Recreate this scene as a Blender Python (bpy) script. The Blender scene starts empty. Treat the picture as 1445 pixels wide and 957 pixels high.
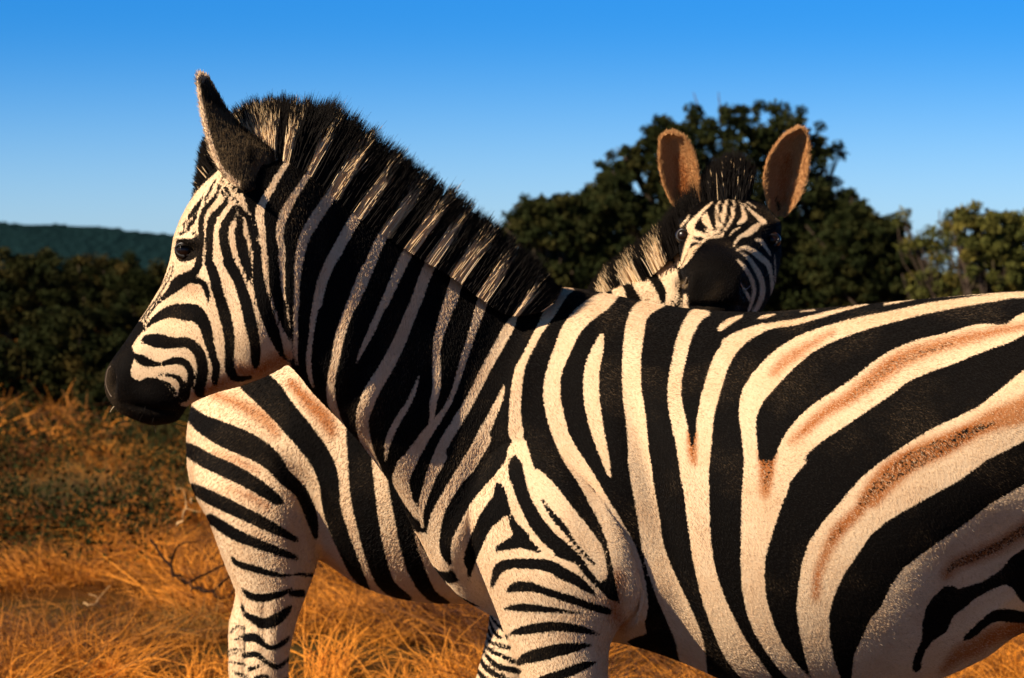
import bpy, math, random
import numpy as np
from mathutils import Vector
RNG = np.random.default_rng(7)
random.seed(7)
SC = bpy.context.scene
COL = SC.collection

# ------------------------------------------------------------------ camera
CAMZ, F = 1.33, 4014.0          # camera height (m), focal length in photo pixels
HX, HY = 722.5, 400.0           # vanishing point of the level view in the photo
cam = bpy.data.objects.new('camera', bpy.data.cameras.new('camera'))
COL.objects.link(cam)
cam.location = (0, 0, CAMZ)
cam.rotation_euler = (math.radians(90), 0, 0)
cam.data.sensor_width = 36
cam.data.lens = F * 36 / 1445
cam.data.shift_y = -(478.5 - HY) / 1445
cam.data.clip_start = 0.1
cam.data.clip_end = 5000
cam.data.dof.use_dof = True
cam.data.dof.focus_distance = 4.85
cam.data.dof.aperture_fstop = 11
SC.camera = cam

# ------------------------------------------------------------------ sky, sun, exposure
SUN_EL, SUN_AZ = math.radians(34), math.radians(234.5)
w = bpy.data.worlds.new('World'); SC.world = w; w.use_nodes = True
nt = w.node_tree; nt.nodes.clear()
sky = nt.nodes.new('ShaderNodeTexSky'); sky.sky_type = 'NISHITA'; sky.sun_disc = False
sky.sun_elevation = SUN_EL; sky.sun_rotation = SUN_AZ
sky.air_density = 1.0; sky.dust_density = 0.3; sky.ozone_density = 2.5
# the deep blue of a polarised slide-film sky, smooth from horizon to zenith
tcw = nt.nodes.new('ShaderNodeTexCoord'); sep = nt.nodes.new('ShaderNodeSeparateXYZ'); ramp = nt.nodes.new('ShaderNodeValToRGB')
nt.links.new(tcw.outputs['Generated'], sep.inputs[0]); nt.links.new(sep.outputs['Z'], ramp.inputs[0])
ramp.color_ramp.interpolation = 'EASE'
for k, (p_, c_) in enumerate([(0.0, (.34, .50, .82)), (.10, (.045, .27, .63)), (.24, (.028, .10, .21)), (1., (.022, .060, .13))]):
    e_ = ramp.color_ramp.elements[k] if k < 2 else ramp.color_ramp.elements.new(p_)
    e_.position = p_; e_.color = (*c_, 1)
hs = nt.nodes.new('ShaderNodeMix'); hs.data_type = 'RGBA'; hs.blend_type = 'MULTIPLY'; hs.inputs[0].default_value = 1
nt.links.new(ramp.outputs[0], hs.inputs[7])
bg = nt.nodes.new('ShaderNodeBackground'); bg.inputs['Strength'].default_value = 0.119
out = nt.nodes.new('ShaderNodeOutputWorld')
nt.links.new(sky.outputs[0], hs.inputs[6]); nt.links.new(hs.outputs[2], bg.inputs[0]); nt.links.new(bg.outputs[0], out.inputs[0])
sl = bpy.data.lights.new('sun', 'SUN'); sl.energy = 4.8; sl.angle = math.radians(0.5); sl.color = (1.0, 0.84, 0.66)
so = bpy.data.objects.new('sun', sl); COL.objects.link(so)
sdir = Vector((math.sin(SUN_AZ) * math.cos(SUN_EL), math.cos(SUN_AZ) * math.cos(SUN_EL), math.sin(SUN_EL)))
so.rotation_euler = sdir.to_track_quat('Z', 'Y').to_euler()
so.location = sdir * 20
SC.view_settings.view_transform = 'Standard'; SC.view_settings.look = 'None'
SC.view_settings.exposure = 0.78; SC.view_settings.gamma = 1.0
SC.cycles.max_bounces = 6; SC.cycles.diffuse_bounces = 3; SC.cycles.transparent_max_bounces = 6
SC.cycles_curves.shape = 'RIBBONS'; SC.cycles_curves.subdivisions = 2

# ------------------------------------------------------------------ helpers
def P(px, py, Y):
    """point at depth Y seen at photo position px, py"""
    return np.array([(px - HX) / F * Y, Y, CAMZ - (py - HY) / F * Y])

def PV(px, py, Y):
    return np.stack([(px - HX) / F * Y, Y + 0 * px, CAMZ - (py - HY) / F * Y], -1)

def tag(o, label=None, cat=None, group=None, kind=None):
    if label: o['label'] = label
    if cat: o['category'] = cat
    if group: o['group'] = group
    if kind: o['kind'] = kind
    return o

def empty(name, loc):
    o = bpy.data.objects.new(name, None); COL.objects.link(o); o.location = loc
    o.empty_display_size = 0.1
    return o

def link(name, data, mat=None, parent=None):
    o = bpy.data.objects.new(name, data); COL.objects.link(o)
    if mat: data.materials.append(mat)
    if parent:
        o.parent = parent
        m = parent.location
        pp = parent.parent
        off = Vector(m)
        while pp: off += pp.location; pp = pp.parent
        o.location = -off           # geometry is written in world coordinates
    return o

def np_mesh(name, V, Fq, smooth=True):
    """V (n,3); Fq list of arrays (m,3|4)"""
    me = bpy.data.meshes.new(name)
    if not isinstance(Fq, (list, tuple)): Fq = [Fq]
    Fq = [np.asarray(f, np.int64) for f in Fq if len(f)]
    loops = np.concatenate([f.ravel() for f in Fq]).astype(np.int32)
    sizes = np.concatenate([np.full(len(f), f.shape[1]) for f in Fq])
    starts = np.concatenate([[0], np.cumsum(sizes)[:-1]]).astype(np.int32)
    me.vertices.add(len(V)); me.vertices.foreach_set('co', np.asarray(V, np.float32).ravel())
    me.loops.add(len(loops)); me.loops.foreach_set('vertex_index', loops)
    me.polygons.add(len(sizes)); me.polygons.foreach_set('loop_start', starts)
    me.update(calc_edges=True)
    me.validate()
    if smooth: me.polygons.foreach_set('use_smooth', np.ones(len(me.polygons), bool))
    return me

def fattr(data, name, vals, domain='POINT', typ='FLOAT'):
    a = data.attributes.new(name, typ, domain)
    if typ == 'FLOAT': a.data.foreach_set('value', np.asarray(vals, np.float32).ravel())
    else: a.data.foreach_set('color', np.asarray(vals, np.float32).ravel())

def smoothstep(a, b, x):
    t = np.clip((x - a) / (b - a), 0, 1); return t * t * (3 - 2 * t)

def crom(R, sub):
    """Catmull-Rom through rows of R"""
    R = np.asarray(R, float); n = len(R)
    Q = np.vstack([2 * R[0] - R[1], R, 2 * R[-1] - R[-2]])
    o = []
    for i in range(n - 1):
        a, b, c, d = Q[i:i + 4]
        for k in range(sub):
            t = k / sub
            o.append(.5 * ((2 * b) + (-a + c) * t + (2 * a - 5 * b + 4 * c - d) * t * t + (-a + 3 * b - 3 * c + d) * t ** 3))
    o.append(R[-1])
    return np.array(o)

def grid_mesh(rings, cap=True):
    """rings (m,n,3) closed round n -> V, F"""
    m, n, _ = rings.shape
    V = rings.reshape(-1, 3)
    i = np.arange(m - 1)[:, None] * n; j = np.arange(n)[None]; j2 = (j + 1) % n
    Fq = np.stack([i + j, i + j2, i + n + j2, i + n + j], -1).reshape(-1, 4)
    Fs = [Fq]
    if cap:
        V = np.vstack([V, rings[0].mean(0), rings[-1].mean(0)])
        a = len(V) - 2; jj = np.arange(n); k = (jj + 1) % n
        Fs.append(np.stack([k, jj, np.full(n, a)], -1))
        Fs.append(np.stack([(m - 1) * n + jj, (m - 1) * n + k, np.full(n, a + 1)], -1))
    return V, Fs

def loft(rows, sub=5, n=40, p=0.92):
    """rows: (topx, topy, botx, boty, Y, halfwidth, egg); closed body of elliptic sections whose outline in side view runs through top and bottom points"""
    R = crom(rows, sub)
    th = np.linspace(0, 2 * np.pi, n, endpoint=False)
    c, s = np.cos(th), np.sin(th)
    cc = np.sign(c) * np.abs(c) ** p; ss = np.sign(s) * np.abs(s) ** p
    rings = []
    for tx, ty, bx, by, Y, hw, egg in R:
        A, B = P(tx, ty, Y), P(bx, by, Y)
        C = (A + B) / 2; U = (A - B) / 2
        wdt = max(hw, .004) * (1 - egg * cc)
        rings.append(C + cc[:, None] * U + (ss * wdt)[:, None] * np.array([0, 1, 0]))
    return grid_mesh(np.array(rings))

def tube(pts, rad, n=8):
    pts = np.asarray(pts, float); rad = np.asarray(rad, float)
    T = np.gradient(pts, axis=0); T /= np.linalg.norm(T, axis=1)[:, None] + 1e-9
    ref = np.array([0.31, 0.22, 0.93]); ref = ref if abs(T[0] @ ref) < .9 else np.array([1., 0, 0])
    U = np.cross(T, ref); U /= np.linalg.norm(U, axis=1)[:, None] + 1e-9
    W = np.cross(T, U)
    th = np.linspace(0, 2 * np.pi, n, endpoint=False)
    rings = pts[:, None] + rad[:, None, None] * (np.cos(th)[None, :, None] * U[:, None] + np.sin(th)[None, :, None] * W[:, None])
    return grid_mesh(rings)

class Acc:
    def __init__(s): s.V = []; s.F = []; s.n = 0
    def add(s, VF):
        V, Fs = VF
        s.V.append(V); s.F += [np.asarray(f) + s.n for f in Fs]; s.n += len(V)
    def mesh(s, name, smooth=True): return np_mesh(name, np.vstack(s.V), s.F, smooth)

def weld(acc, name, vox, smooth=6):
    """union of overlapping closed pieces as one continuous skin"""
    me = acc.mesh(name); o = bpy.data.objects.new(name, me); COL.objects.link(o)
    m = o.modifiers.new('r', 'REMESH'); m.mode = 'VOXEL'; m.voxel_size = vox
    m = o.modifiers.new('s', 'SMOOTH'); m.factor = .5; m.iterations = smooth
    dg = bpy.context.evaluated_depsgraph_get()
    new = bpy.data.meshes.new_from_object(o.evaluated_get(dg))
    bpy.data.objects.remove(o); bpy.data.meshes.remove(me)
    new.name = name
    new.polygons.foreach_set('use_smooth', np.ones(len(new.polygons), bool))
    return new

def verts(me):
    a = np.empty(len(me.vertices) * 3, np.float32); me.vertices.foreach_get('co', a); return a.reshape(-1, 3).astype(float)
def vnormals(me):
    a = np.empty(len(me.vertices) * 3, np.float32); me.vertices.foreach_get('normal', a); return a.reshape(-1, 3).astype(float)
def setverts(me, V):
    me.vertices.foreach_set('co', V.astype(np.float32).ravel()); me.update()

# ------------------------------------------------------------------ materials
def newmat(name):
    m = bpy.data.materials.new(name); m.use_nodes = True
    n = m.node_tree; n.nodes.clear()
    o = n.nodes.new('ShaderNodeOutputMaterial'); b = n.nodes.new('ShaderNodeBsdfPrincipled')
    n.links.new(b.outputs[0], o.inputs[0])
    return m, n, b
def N(n, t, **k):
    x = n.nodes.new(t)
    for a, v in k.items(): setattr(x, a, v)
    return x
def attr(n, name):
    a = N(n, 'ShaderNodeAttribute'); a.attribute_name = name; return a
def math_(n, op, a, b=None, c=None, clamp=False):
    m = N(n, 'ShaderNodeMath', operation=op); m.use_clamp = clamp
    for i, v in enumerate((a, b, c)):
        if v is None: continue
        if isinstance(v, (int, float)): m.inputs[i].default_value = v
        else: n.links.new(v, m.inputs[i])
    return m.outputs[0]
def mixc(n, fac, a, b, typ='MIX'):
    m = N(n, 'ShaderNodeMix', data_type='RGBA', blend_type=typ)
    if isinstance(fac, (int, float)): m.inputs[0].default_value = fac
    else: n.links.new(fac, m.inputs[0])
    for i, v in ((6, a), (7, b)):
        if isinstance(v, tuple): m.inputs[i].default_value = (*v, 1) if len(v) == 3 else v
        else: n.links.new(v, m.inputs[i])
    return m.outputs[2]
def noise(n, scale, detail=3, vec=None, rough=.5):
    x = N(n, 'ShaderNodeTexNoise'); x.inputs['Scale'].default_value = scale
    x.inputs['Detail'].default_value = detail; x.inputs['Roughness'].default_value = rough
    if vec: n.links.new(vec, x.inputs['Vector'])
    return x.outputs[0]

CREAM = (0.81, 0.615, 0.395); BLACK = (0.0035, 0.003, 0.0028); RUST = (0.36, 0.095, 0.013); DUST = (0.045, 0.033, 0.02)
def coat_material(name, hair, CREAM=CREAM):
    m, n, b = newmat(name)
    tc = N(n, 'ShaderNodeTexCoord').outputs['Object']
    sd = attr(n, 'sd').outputs['Fac']; ti = attr(n, 'tint').outputs['Fac']; gr = attr(n, 'grey').outputs['Fac']
    if hair:
        rnd = attr(n, 'rnd').outputs['Fac']
        e = math_(n, 'ADD', math_(n, 'MULTIPLY_ADD', math_(n, 'SUBTRACT', rnd, .5), 2.2, sd), .5)
    else:
        nn = noise(n, 260, 3, tc)
        e = math_(n, 'MULTIPLY_ADD', math_(n, 'SUBTRACT', nn, .5), 7.0, sd)
        rnd = noise(n, 500, 2, tc)
    blk = math_(n, 'MULTIPLY_ADD', e, .8, .5, clamp=True)
    big = noise(n, 14, 4, tc)
    tn = math_(n, 'MULTIPLY', ti, math_(n, 'MULTIPLY_ADD', rnd, 2.1, .05), clamp=True)
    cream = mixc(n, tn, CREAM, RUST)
    cream = mixc(n, math_(n, 'MULTIPLY', math_(n, 'SUBTRACT', big, .42, clamp=True), 1.3, clamp=True), cream, (0.60, 0.36, 0.18))
    cream = mixc(n, math_(n, 'MULTIPLY', math_(n, 'POWER', rnd, 2.0), .65), cream, (0.40, 0.20, 0.08))
    dk = mixc(n, math_(n, 'MULTIPLY', math_(n, 'POWER', rnd, 3.0), .8), BLACK, (0.009, 0.006, 0.0035))
    dust = math_(n, 'MULTIPLY', math_(n, 'POWER', rnd, 5.0), math_(n, 'MULTIPLY_ADD', noise(n, 7, 3, tc), 6, -3.0, clamp=True), clamp=True)
    dk = mixc(n, dust, dk, (0.15, 0.10, 0.055))
    dk = mixc(n, gr, dk, (0.11, 0.075, 0.04))
    col = mixc(n, blk, cream, dk)
    n.links.new(col, b.inputs['Base Color'])
    b.inputs['Roughness'].default_value = .55 if hair else .7
    b.inputs['Specular IOR Level'].default_value = .10 if hair else .03
    if not hair:
        st = N(n, 'ShaderNodeMapping'); st.inputs['Scale'].default_value = (180, 180, 60)
        n.links.new(tc, st.inputs[0])
        bp = N(n, 'ShaderNodeBump'); bp.inputs['Strength'].default_value = .22; bp.inputs['Distance'].default_value = .003
        n.links.new(noise(n, 1.5, 3, st.outputs[0]), bp.inputs['Height']); n.links.new(bp.outputs[0], b.inputs['Normal'])
    return m
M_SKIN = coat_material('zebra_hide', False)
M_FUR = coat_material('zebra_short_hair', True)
EARC = (0.62, 0.36, 0.15)
M_EARS = coat_material('ear_hide', False, EARC); M_EARF = coat_material('ear_hair', True, EARC)

def mane_material():
    m, n, b = newmat('zebra_mane_hair')
    wh = attr(n, 'white').outputs['Fac']; rnd = attr(n, 'rnd').outputs['Fac']
    hi = N(n, 'ShaderNodeHairInfo').outputs['Intercept']
    t = math_(n, 'MULTIPLY_ADD', rnd, .26, .53)
    tip = math_(n, 'SUBTRACT', 1, math_(n, 'MULTIPLY', math_(n, 'SUBTRACT', hi, t), 6, clamp=True), clamp=True)
    f = math_(n, 'MULTIPLY', wh, tip, clamp=True)
    c = mixc(n, rnd, (0.95, 0.75, 0.48), (0.80, 0.54, 0.27))
    n.links.new(mixc(n, f, (0.007, 0.005, 0.0035), c), b.inputs['Base Color'])
    b.inputs['Roughness'].default_value = .6; b.inputs['Specular IOR Level'].default_value = .12
    return m
M_MANE = mane_material()

def simple(name, col, rough=.6, spec=.3):
    m, n, b = newmat(name); b.inputs['Base Color'].default_value = (*col, 1)
    b.inputs['Roughness'].default_value = rough; b.inputs['Specular IOR Level'].default_value = spec
    return m
M_EYE = simple('eye_dark_gloss', (0.010, 0.004, 0.002), .28, .25)
M_LID = simple('eyelid_skin', (0.012, 0.009, 0.007), .4, .4)
M_HOOF = simple('hoof_horn', (0.06, 0.05, 0.04), .5, .4)

# ------------------------------------------------------------------ stripe maps
ZOOM = {  # origin and scale of the enlargements the markings were measured in
 'N1': (400, 130, 3.19), 'N2': (400, 380, 3.19), 'B1': (700, 380, 3.19), 'B2': (1045, 400, 3.19), 'B3': (700, 650, 3.1175),
 'B4': (1045, 650, 3.1175), 'C1': (560, 620, 2.84), 'R1': (220, 500, 2.094), 'H1': (230, 220, 6.38), 'H2': (140, 360, 6.38),
 'H3': (140, 470, 6.38), 'H4': (300, 360, 4.785), 'F1': (930, 260, 5.035), 'L1': (300, 780, 5.406), 'L2': (650, 780, 5.408),
 'L3': (1245, 760, 4.86), 'E1': (120, 80, 3.6125), 'E2': (120, 320, 3.19), 'P': (0, 0, 1.0)}

class Pattern:
    """signed distance field of the black and white coat in side view (negative = white hair)"""
    def __init__(s, x0, y0, x1, y1, base=30.):
        s.x0, s.y0 = x0, y0; s.w, s.h = x1 - x0, y1 - y0
        s.sd = np.full((s.h, s.w), base, np.float32); s.tint = np.zeros_like(s.sd); s.grey = np.zeros_like(s.sd)
    def cv(s, z, pts):
        ox, oy, k = ZOOM[z]
        return np.array([[x / k + ox, y / k + oy] + [a / k for a in r] for x, y, *r in pts])
    def box(s, a, pad):
        i0 = max(int(a[:, 1].min() - pad - s.y0), 0); i1 = min(int(a[:, 1].max() + pad - s.y0) + 2, s.h)
        j0 = max(int(a[:, 0].min() - pad - s.x0), 0); j1 = min(int(a[:, 0].max() + pad - s.x0) + 2, s.w)
        if i1 <= i0 or j1 <= j0: return None
        yy, xx = np.mgrid[i0:i1, j0:j1]
        return slice(i0, i1), slice(j0, j1), xx + s.x0 + .5, yy + s.y0 + .5
    def dstroke(s, q, pad):
        b = s.box(q, pad + q[:, 2].max())
        if b is None: return None
        D = np.full(b[2].shape, 1e3)
        for (ax, ay, ar), (bx, by, br) in zip(q[:-1], q[1:]):
            dx, dy = bx - ax, by - ay; L = dx * dx + dy * dy + 1e-9
            r = max(ar, br) + pad
            sb = s.box(np.array([[ax, ay], [bx, by]]), r)
            if sb is None: continue
            i0, j0 = b[0].start, b[1].start
            si = slice(sb[0].start - i0, sb[0].stop - i0); sj = slice(sb[1].start - j0, sb[1].stop - j0)
            if si.start < 0 or sj.start < 0: continue
            X, Y = sb[2], sb[3]
            t = np.clip(((X - ax) * dx + (Y - ay) * dy) / L, 0, 1)
            d = np.hypot(X - ax - t * dx, Y - ay - t * dy) - (ar + t * (br - ar))
            D[si, sj] = np.minimum(D[si, sj], d)
        return b, D
    def apply(s, b, D, kind):
        v = s.sd[b[0], b[1]]
        if kind == 'w': s.sd[b[0], b[1]] = np.minimum(v, D)
        else: s.sd[b[0], b[1]] = np.maximum(v, -D)
    def st(s, kind, z, *pts):
        q = s.cv(z, pts); q = crom(q, 5); q[:, 2] = np.maximum(q[:, 2], .3)
        r = s.dstroke(q, 12)
        if r: s.apply(r[0], np.clip(r[1], -40, 40), kind)
    def poly(s, kind, z, *pts):
        a = s.cv(z, pts); c = np.vstack([a, a[:1]]); b = s.box(a, 12)
        if b is None: return
        X, Y = b[2], b[3]; ins = np.zeros(X.shape, bool); D = np.full(X.shape, 1e3)
        for (ax, ay), (bx, by) in zip(c[:-1], c[1:]):
            dx, dy = bx - ax, by - ay; L = dx * dx + dy * dy + 1e-9
            t = np.clip(((X - ax) * dx + (Y - ay) * dy) / L, 0, 1)
            D = np.minimum(D, np.hypot(X - ax - t * dx, Y - ay - t * dy))
            if dy: ins ^= ((ay > Y) != (by > Y)) & (X < dx * (Y - ay) / dy + ax)
        s.apply(b, np.clip(np.where(ins, -D, D), -40, 40), kind)
    def soft(s, which, z, amt, *pts, fall=6.):
        q = s.cv(z, pts); q = crom(q, 4); r = s.dstroke(q, fall + 2)
        if not r: return
        b, D = r; v = amt * np.clip(.5 - D / (2 * fall), 0, 1)
        A = getattr(s, which); A[b[0], b[1]] = np.maximum(A[b[0], b[1]], v)
    def dither(s, z, level, *pts):
        q = s.cv(z, pts); q = crom(q, 4); r = s.dstroke(q, 4)
        if r:
            b, D = r; v = s.sd[b[0], b[1]]
            s.sd[b[0], b[1]] = np.where(v < 0, np.maximum(v, level - np.clip(D + 1, 0, 6)), v)
    def sample(s, px, py):
        x = np.clip(px - s.x0 - .5, 0, s.w - 1.001); y = np.clip(py - s.y0 - .5, 0, s.h - 1.001)
        i, j = y.astype(int), x.astype(int); fy, fx = y - i, x - j
        o = []
        for A in (s.sd, s.tint, s.grey):
            o.append(A[i, j] * (1 - fy) * (1 - fx) + A[i + 1, j] * fy * (1 - fx) + A[i, j + 1] * (1 - fy) * fx + A[i + 1, j + 1] * fy * fx)
        return o
# ---- front zebra
PM = Pattern(40, 60, 1860, 1560)
m = PM
# neck stripes, from the ear back to the withers
m.st('w', 'H1', (1130, 40, 22.9), (1040, 180, 27.8), (970, 300, 31.1), (900, 420, 34.4), (870, 500, 41.0), (880, 600, 34.4), (895, 700, 27.8), (905, 800, 24.6), (925, 950, 24.6))
m.st('w', 'H4', (345, 0, 18.0), (355, 80, 21.3), (360, 200, 21.3), (380, 300, 22.9), (410, 400, 24.6), (450, 500, 22.9), (490, 580, 26.2), (510, 650, 31.1), (520, 690, 20.5))
m.st('w', 'H1', (1320, 150, 24.6), (1200, 330, 31.1), (1140, 430, 36.0), (1090, 530, 41.0), (1060, 620, 36.9), (1050, 720, 34.4), (1070, 820, 28.7), (1080, 957, 24.6))
m.st('w', 'H4', (460, 0, 20.5), (470, 80, 18.0), (475, 170, 16.4), (480, 250, 9.8), (500, 350, 7.4), (515, 430, 5.7), (522, 490, 3.3))
m.st('w', 'N1', (270, 380, 21.3), (245, 425, 24.6), (190, 500, 24.6), (130, 590, 24.6), (90, 670, 22.9), (70, 760, 19.7), (62, 850, 13.1), (62, 957, 10.6))
m.st('w', 'H4', (588, 30, 19.7), (580, 100, 18.0), (570, 200, 17.2), (565, 320, 16.4), (560, 450, 16.4), (560, 560, 16.4), (558, 650, 16.4), (570, 740, 7.4))
m.st('w', 'N1', (395, 460, 20.5), (365, 505, 21.3), (310, 590, 24.6), (260, 680, 24.6), (210, 770, 23.8), (175, 860, 20.5), (155, 957, 18.0))
m.st('w', 'H4', (850, -20, 29.5), (770, 90, 27.0), (725, 200, 23.8), (700, 320, 22.1), (680, 430, 19.7), (665, 550, 16.4), (650, 680, 18.0), (655, 800, 16.4), (680, 890, 6.6))
m.st('w', 'N1', (520, 530, 19.7), (490, 575, 19.7), (440, 660, 21.3), (400, 750, 23.8), (360, 850, 22.9), (310, 957, 22.9))
m.st('w', 'N2', (370, 0, 22.9), (330, 100, 22.9), (285, 210, 21.3), (255, 300, 21.3), (235, 400, 19.7), (215, 500, 18.0), (215, 580, 19.7), (235, 650, 16.4), (265, 700, 6.6))
m.st('w', 'N1', (630, 610, 21.3), (600, 650, 21.3), (550, 740, 23.8), (510, 830, 20.5), (455, 957, 16.4))
m.st('w', 'N2', (515, 0, 16.4), (480, 90, 16.4), (430, 200, 16.4), (390, 290, 14.7), (350, 370, 9.8), (330, 420, 3.3))
m.st('w', 'N1', (720, 670, 21.3), (690, 720, 22.9), (650, 800, 25.4), (610, 900, 22.9), (595, 957, 21.3))
m.st('w', 'N2', (650, 0, 22.9), (610, 110, 24.6), (565, 220, 26.2), (520, 330, 28.7), (470, 430, 31.1), (420, 510, 32.8), (380, 590, 34.4), (355, 680, 28.7), (368, 770, 26.2), (390, 830, 19.7), (425, 900, 13.1))
m.st('w', 'N1', (840, 740, 21.3), (815, 785, 23.8), (780, 870, 25.4), (750, 957, 24.6))
m.st('w', 'N2', (790, 0, 24.6), (760, 110, 27.0), (720, 230, 24.6), (695, 320, 20.5), (690, 385, 18.0), (690, 450, 19.7), (690, 530, 18.0), (675, 600, 16.4), (670, 660, 13.1), (665, 710, 14.7))
m.st('w', 'N2', (960, 0, 21.3), (935, 40, 24.6), (915, 90, 25.4), (885, 180, 22.9), (855, 270, 18.0), (840, 320, 16.4), (820, 380, 16.4), (795, 460, 13.9), (770, 540, 11.5), (740, 610, 11.5), (700, 670, 14.7), (660, 720, 21.3), (620, 780, 26.2), (575, 850, 32.8), (540, 920, 34.4), (525, 970, 31.1))
m.st('w', 'N2', (1110, 50, 24.6), (1080, 110, 26.2), (1070, 160, 9.8), (1045, 210, 11.5), (1010, 270, 22.9), (960, 360, 22.1), (900, 470, 21.3), (840, 590, 21.3), (780, 690, 22.9), (720, 790, 22.9), (680, 880, 21.3), (650, 960, 18.0))
m.st('w', 'N2', (610, 480, 3.3), (590, 540, 9.0), (560, 610, 12.3), (520, 670, 14.7), (485, 740, 14.7), (465, 800, 11.5), (460, 860, 4.1))
m.st('w', 'N2', (993, 520, 4.1), (975, 580, 14.7), (940, 660, 19.7), (900, 740, 24.6), (860, 820, 24.6), (820, 900, 26.2), (790, 960, 27.8))
m.st('w', 'P', (366, 226, 5), (378, 222, 6), (390, 221, 5))
# chest and shoulder
m.st('w', 'C1', (30, 100, 30), (15, 165, 34), (35, 230, 26), (62, 280, 18), (80, 315, 8))
m.st('w', 'C1', (185, 70, 18), (140, 150, 18), (110, 230, 16), (95, 300, 11), (103, 350, 6))
m.st('w', 'C1', (350, 0, 28), (300, 80, 30), (240, 180, 32), (190, 270, 34), (160, 330, 30), (145, 400, 26), (165, 460, 24), (200, 515, 22))
m.poly('w', 'C1', (60, 390), (120, 375), (150, 440), (200, 510), (260, 550), (330, 590), (380, 600), (420, 740), (330, 700), (200, 640), (120, 560))
m.st('b', 'C1', (150, 590, 30), (195, 568, 32), (230, 548, 26))
m.st('w', 'B1', (345, 92, 8), (300, 100, 28), (255, 165, 30), (215, 240, 21), (175, 310, 17), (135, 390, 17), (105, 460, 22), (90, 560, 25), (85, 650, 27), (90, 740, 34))
m.st('w', 'C1', (490, 20, 30), (440, 110, 31), (380, 190, 30), (320, 270, 28), (280, 350, 30), (250, 420, 32), (240, 490, 28), (265, 545, 25))
m.st('w', 'C1', (425, 140, 12), (455, 210, 20), (475, 270, 22), (495, 320, 20), (530, 380, 20), (570, 430, 22), (610, 465, 22))
m.st('w', 'C1', (490, 20, 30), (520, 100, 24), (545, 180, 30), (570, 250, 34), (610, 310, 38), (660, 370, 40), (720, 430, 36), (770, 500, 30))
m.st('w', 'C1', (560, 150, 30), (610, 210, 36), (665, 285, 38), (725, 365, 42), (785, 450, 42), (815, 540, 30))
m.st('w', 'B1', (545, 115, 10), (480, 145, 40), (400, 200, 44), (340, 270, 42), (300, 360, 38), (265, 450, 35), (250, 540, 38), (262, 640, 40), (290, 740, 38), (330, 840, 35), (380, 920, 32), (415, 970, 32))
m.st('w', 'C1', (665, 0, 30), (710, 80, 34), (760, 160, 36), (810, 250, 38), (860, 340, 42), (900, 430, 52), (925, 520, 58), (945, 620, 58), (950, 700, 52), (900, 750, 50))
m.st('w', 'B1', (475, 300, 12), (455, 370, 27), (432, 450, 34), (428, 550, 36), (440, 650, 34), (462, 750, 28), (490, 850, 19), (510, 930, 7))
# barrel
m.st('w', 'B1', (750, 160, 10), (680, 170, 36), (640, 210, 42), (620, 300, 44), (610, 420, 42), (612, 550, 44), (630, 680, 46), (640, 800, 46), (655, 950, 50))
m.st('w', 'B3', (630, 0, 50), (645, 100, 48), (670, 250, 48), (690, 380, 48), (720, 480, 53), (760, 580, 58), (805, 680, 60), (845, 780, 60), (860, 850, 60), (880, 960, 50), (890, 1080, 40))
m.st('w', 'B1', (950, 200, 12), (905, 205, 32), (875, 245, 34), (843, 320, 32), (825, 400, 31), (805, 500, 30), (805, 600, 32), (825, 700, 35), (845, 800, 34), (862, 880, 40), (890, 960, 55))
m.st('w', 'B1', (1200, 262, 20), (1110, 305, 30), (1040, 370, 38), (1000, 450, 40), (970, 550, 40), (945, 650, 38), (935, 750, 38), (925, 850, 38), (905, 960, 50))
m.st('w', 'B3', (870, 0, 65), (880, 100, 58), (890, 250, 50), (905, 400, 45), (930, 520, 45), (960, 620, 50), (1010, 740, 55), (1060, 840, 60), (1130, 930, 55), (1230, 1050, 45), (1300, 1120, 40))
m.st('w', 'B2', (-60, 270, 26), (-20, 245, 24), (60, 213, 22), (140, 190, 14), (240, 175, 14), (340, 150, 12), (450, 120, 9), (570, 94, 4))
m.st('w', 'B1', (1010, 265, 14), (1050, 235, 14), (1105, 210, 6))
m.st('w', 'B2', (78, 156, 4), (112, 149, 8), (152, 140, 4)); m.st('w', 'B2', (268, 127, 3), (330, 121, 4)); m.st('w', 'B2', (648, 94, 6), (730, 79, 5), (780, 72, 3))
m.st('w', 'B2', (840, 64, 3), (1000, 52, 4), (1130, 46, 4), (1290, 42, 6), (1400, 40, 10))
m.st('w', 'B2', (1400, 45, 20), (1240, 52, 15), (1150, 62, 18), (1000, 85, 20), (850, 110, 24), (700, 145, 26), (550, 180, 32), (420, 220, 38), (300, 270, 48), (200, 340, 58), (120, 420, 60), (60, 500, 55), (35, 580, 42), (35, 660, 35), (45, 750, 33), (50, 850, 32), (55, 950, 40))
m.st('w', 'B2', (1500, 110, 45), (1290, 175, 46), (1200, 225, 42), (1080, 245, 63), (950, 290, 70), (830, 325, 78), (720, 370, 80), (640, 425, 84), (560, 485, 80), (450, 560, 80), (360, 620, 80), (270, 700, 70), (220, 780, 60), (190, 860, 45), (170, 950, 35))
m.poly('w', 'B4', (15, 0), (5, 150), (2, 300), (0, 430), (5, 560), (30, 680), (60, 760), (110, 840), (170, 920), (260, 1010), (380, 1080), (450, 1080), (320, 970), (250, 900), (180, 800), (140, 700), (112, 600), (105, 500), (110, 420), (140, 320), (180, 200), (220, 90), (300, -5))
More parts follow.
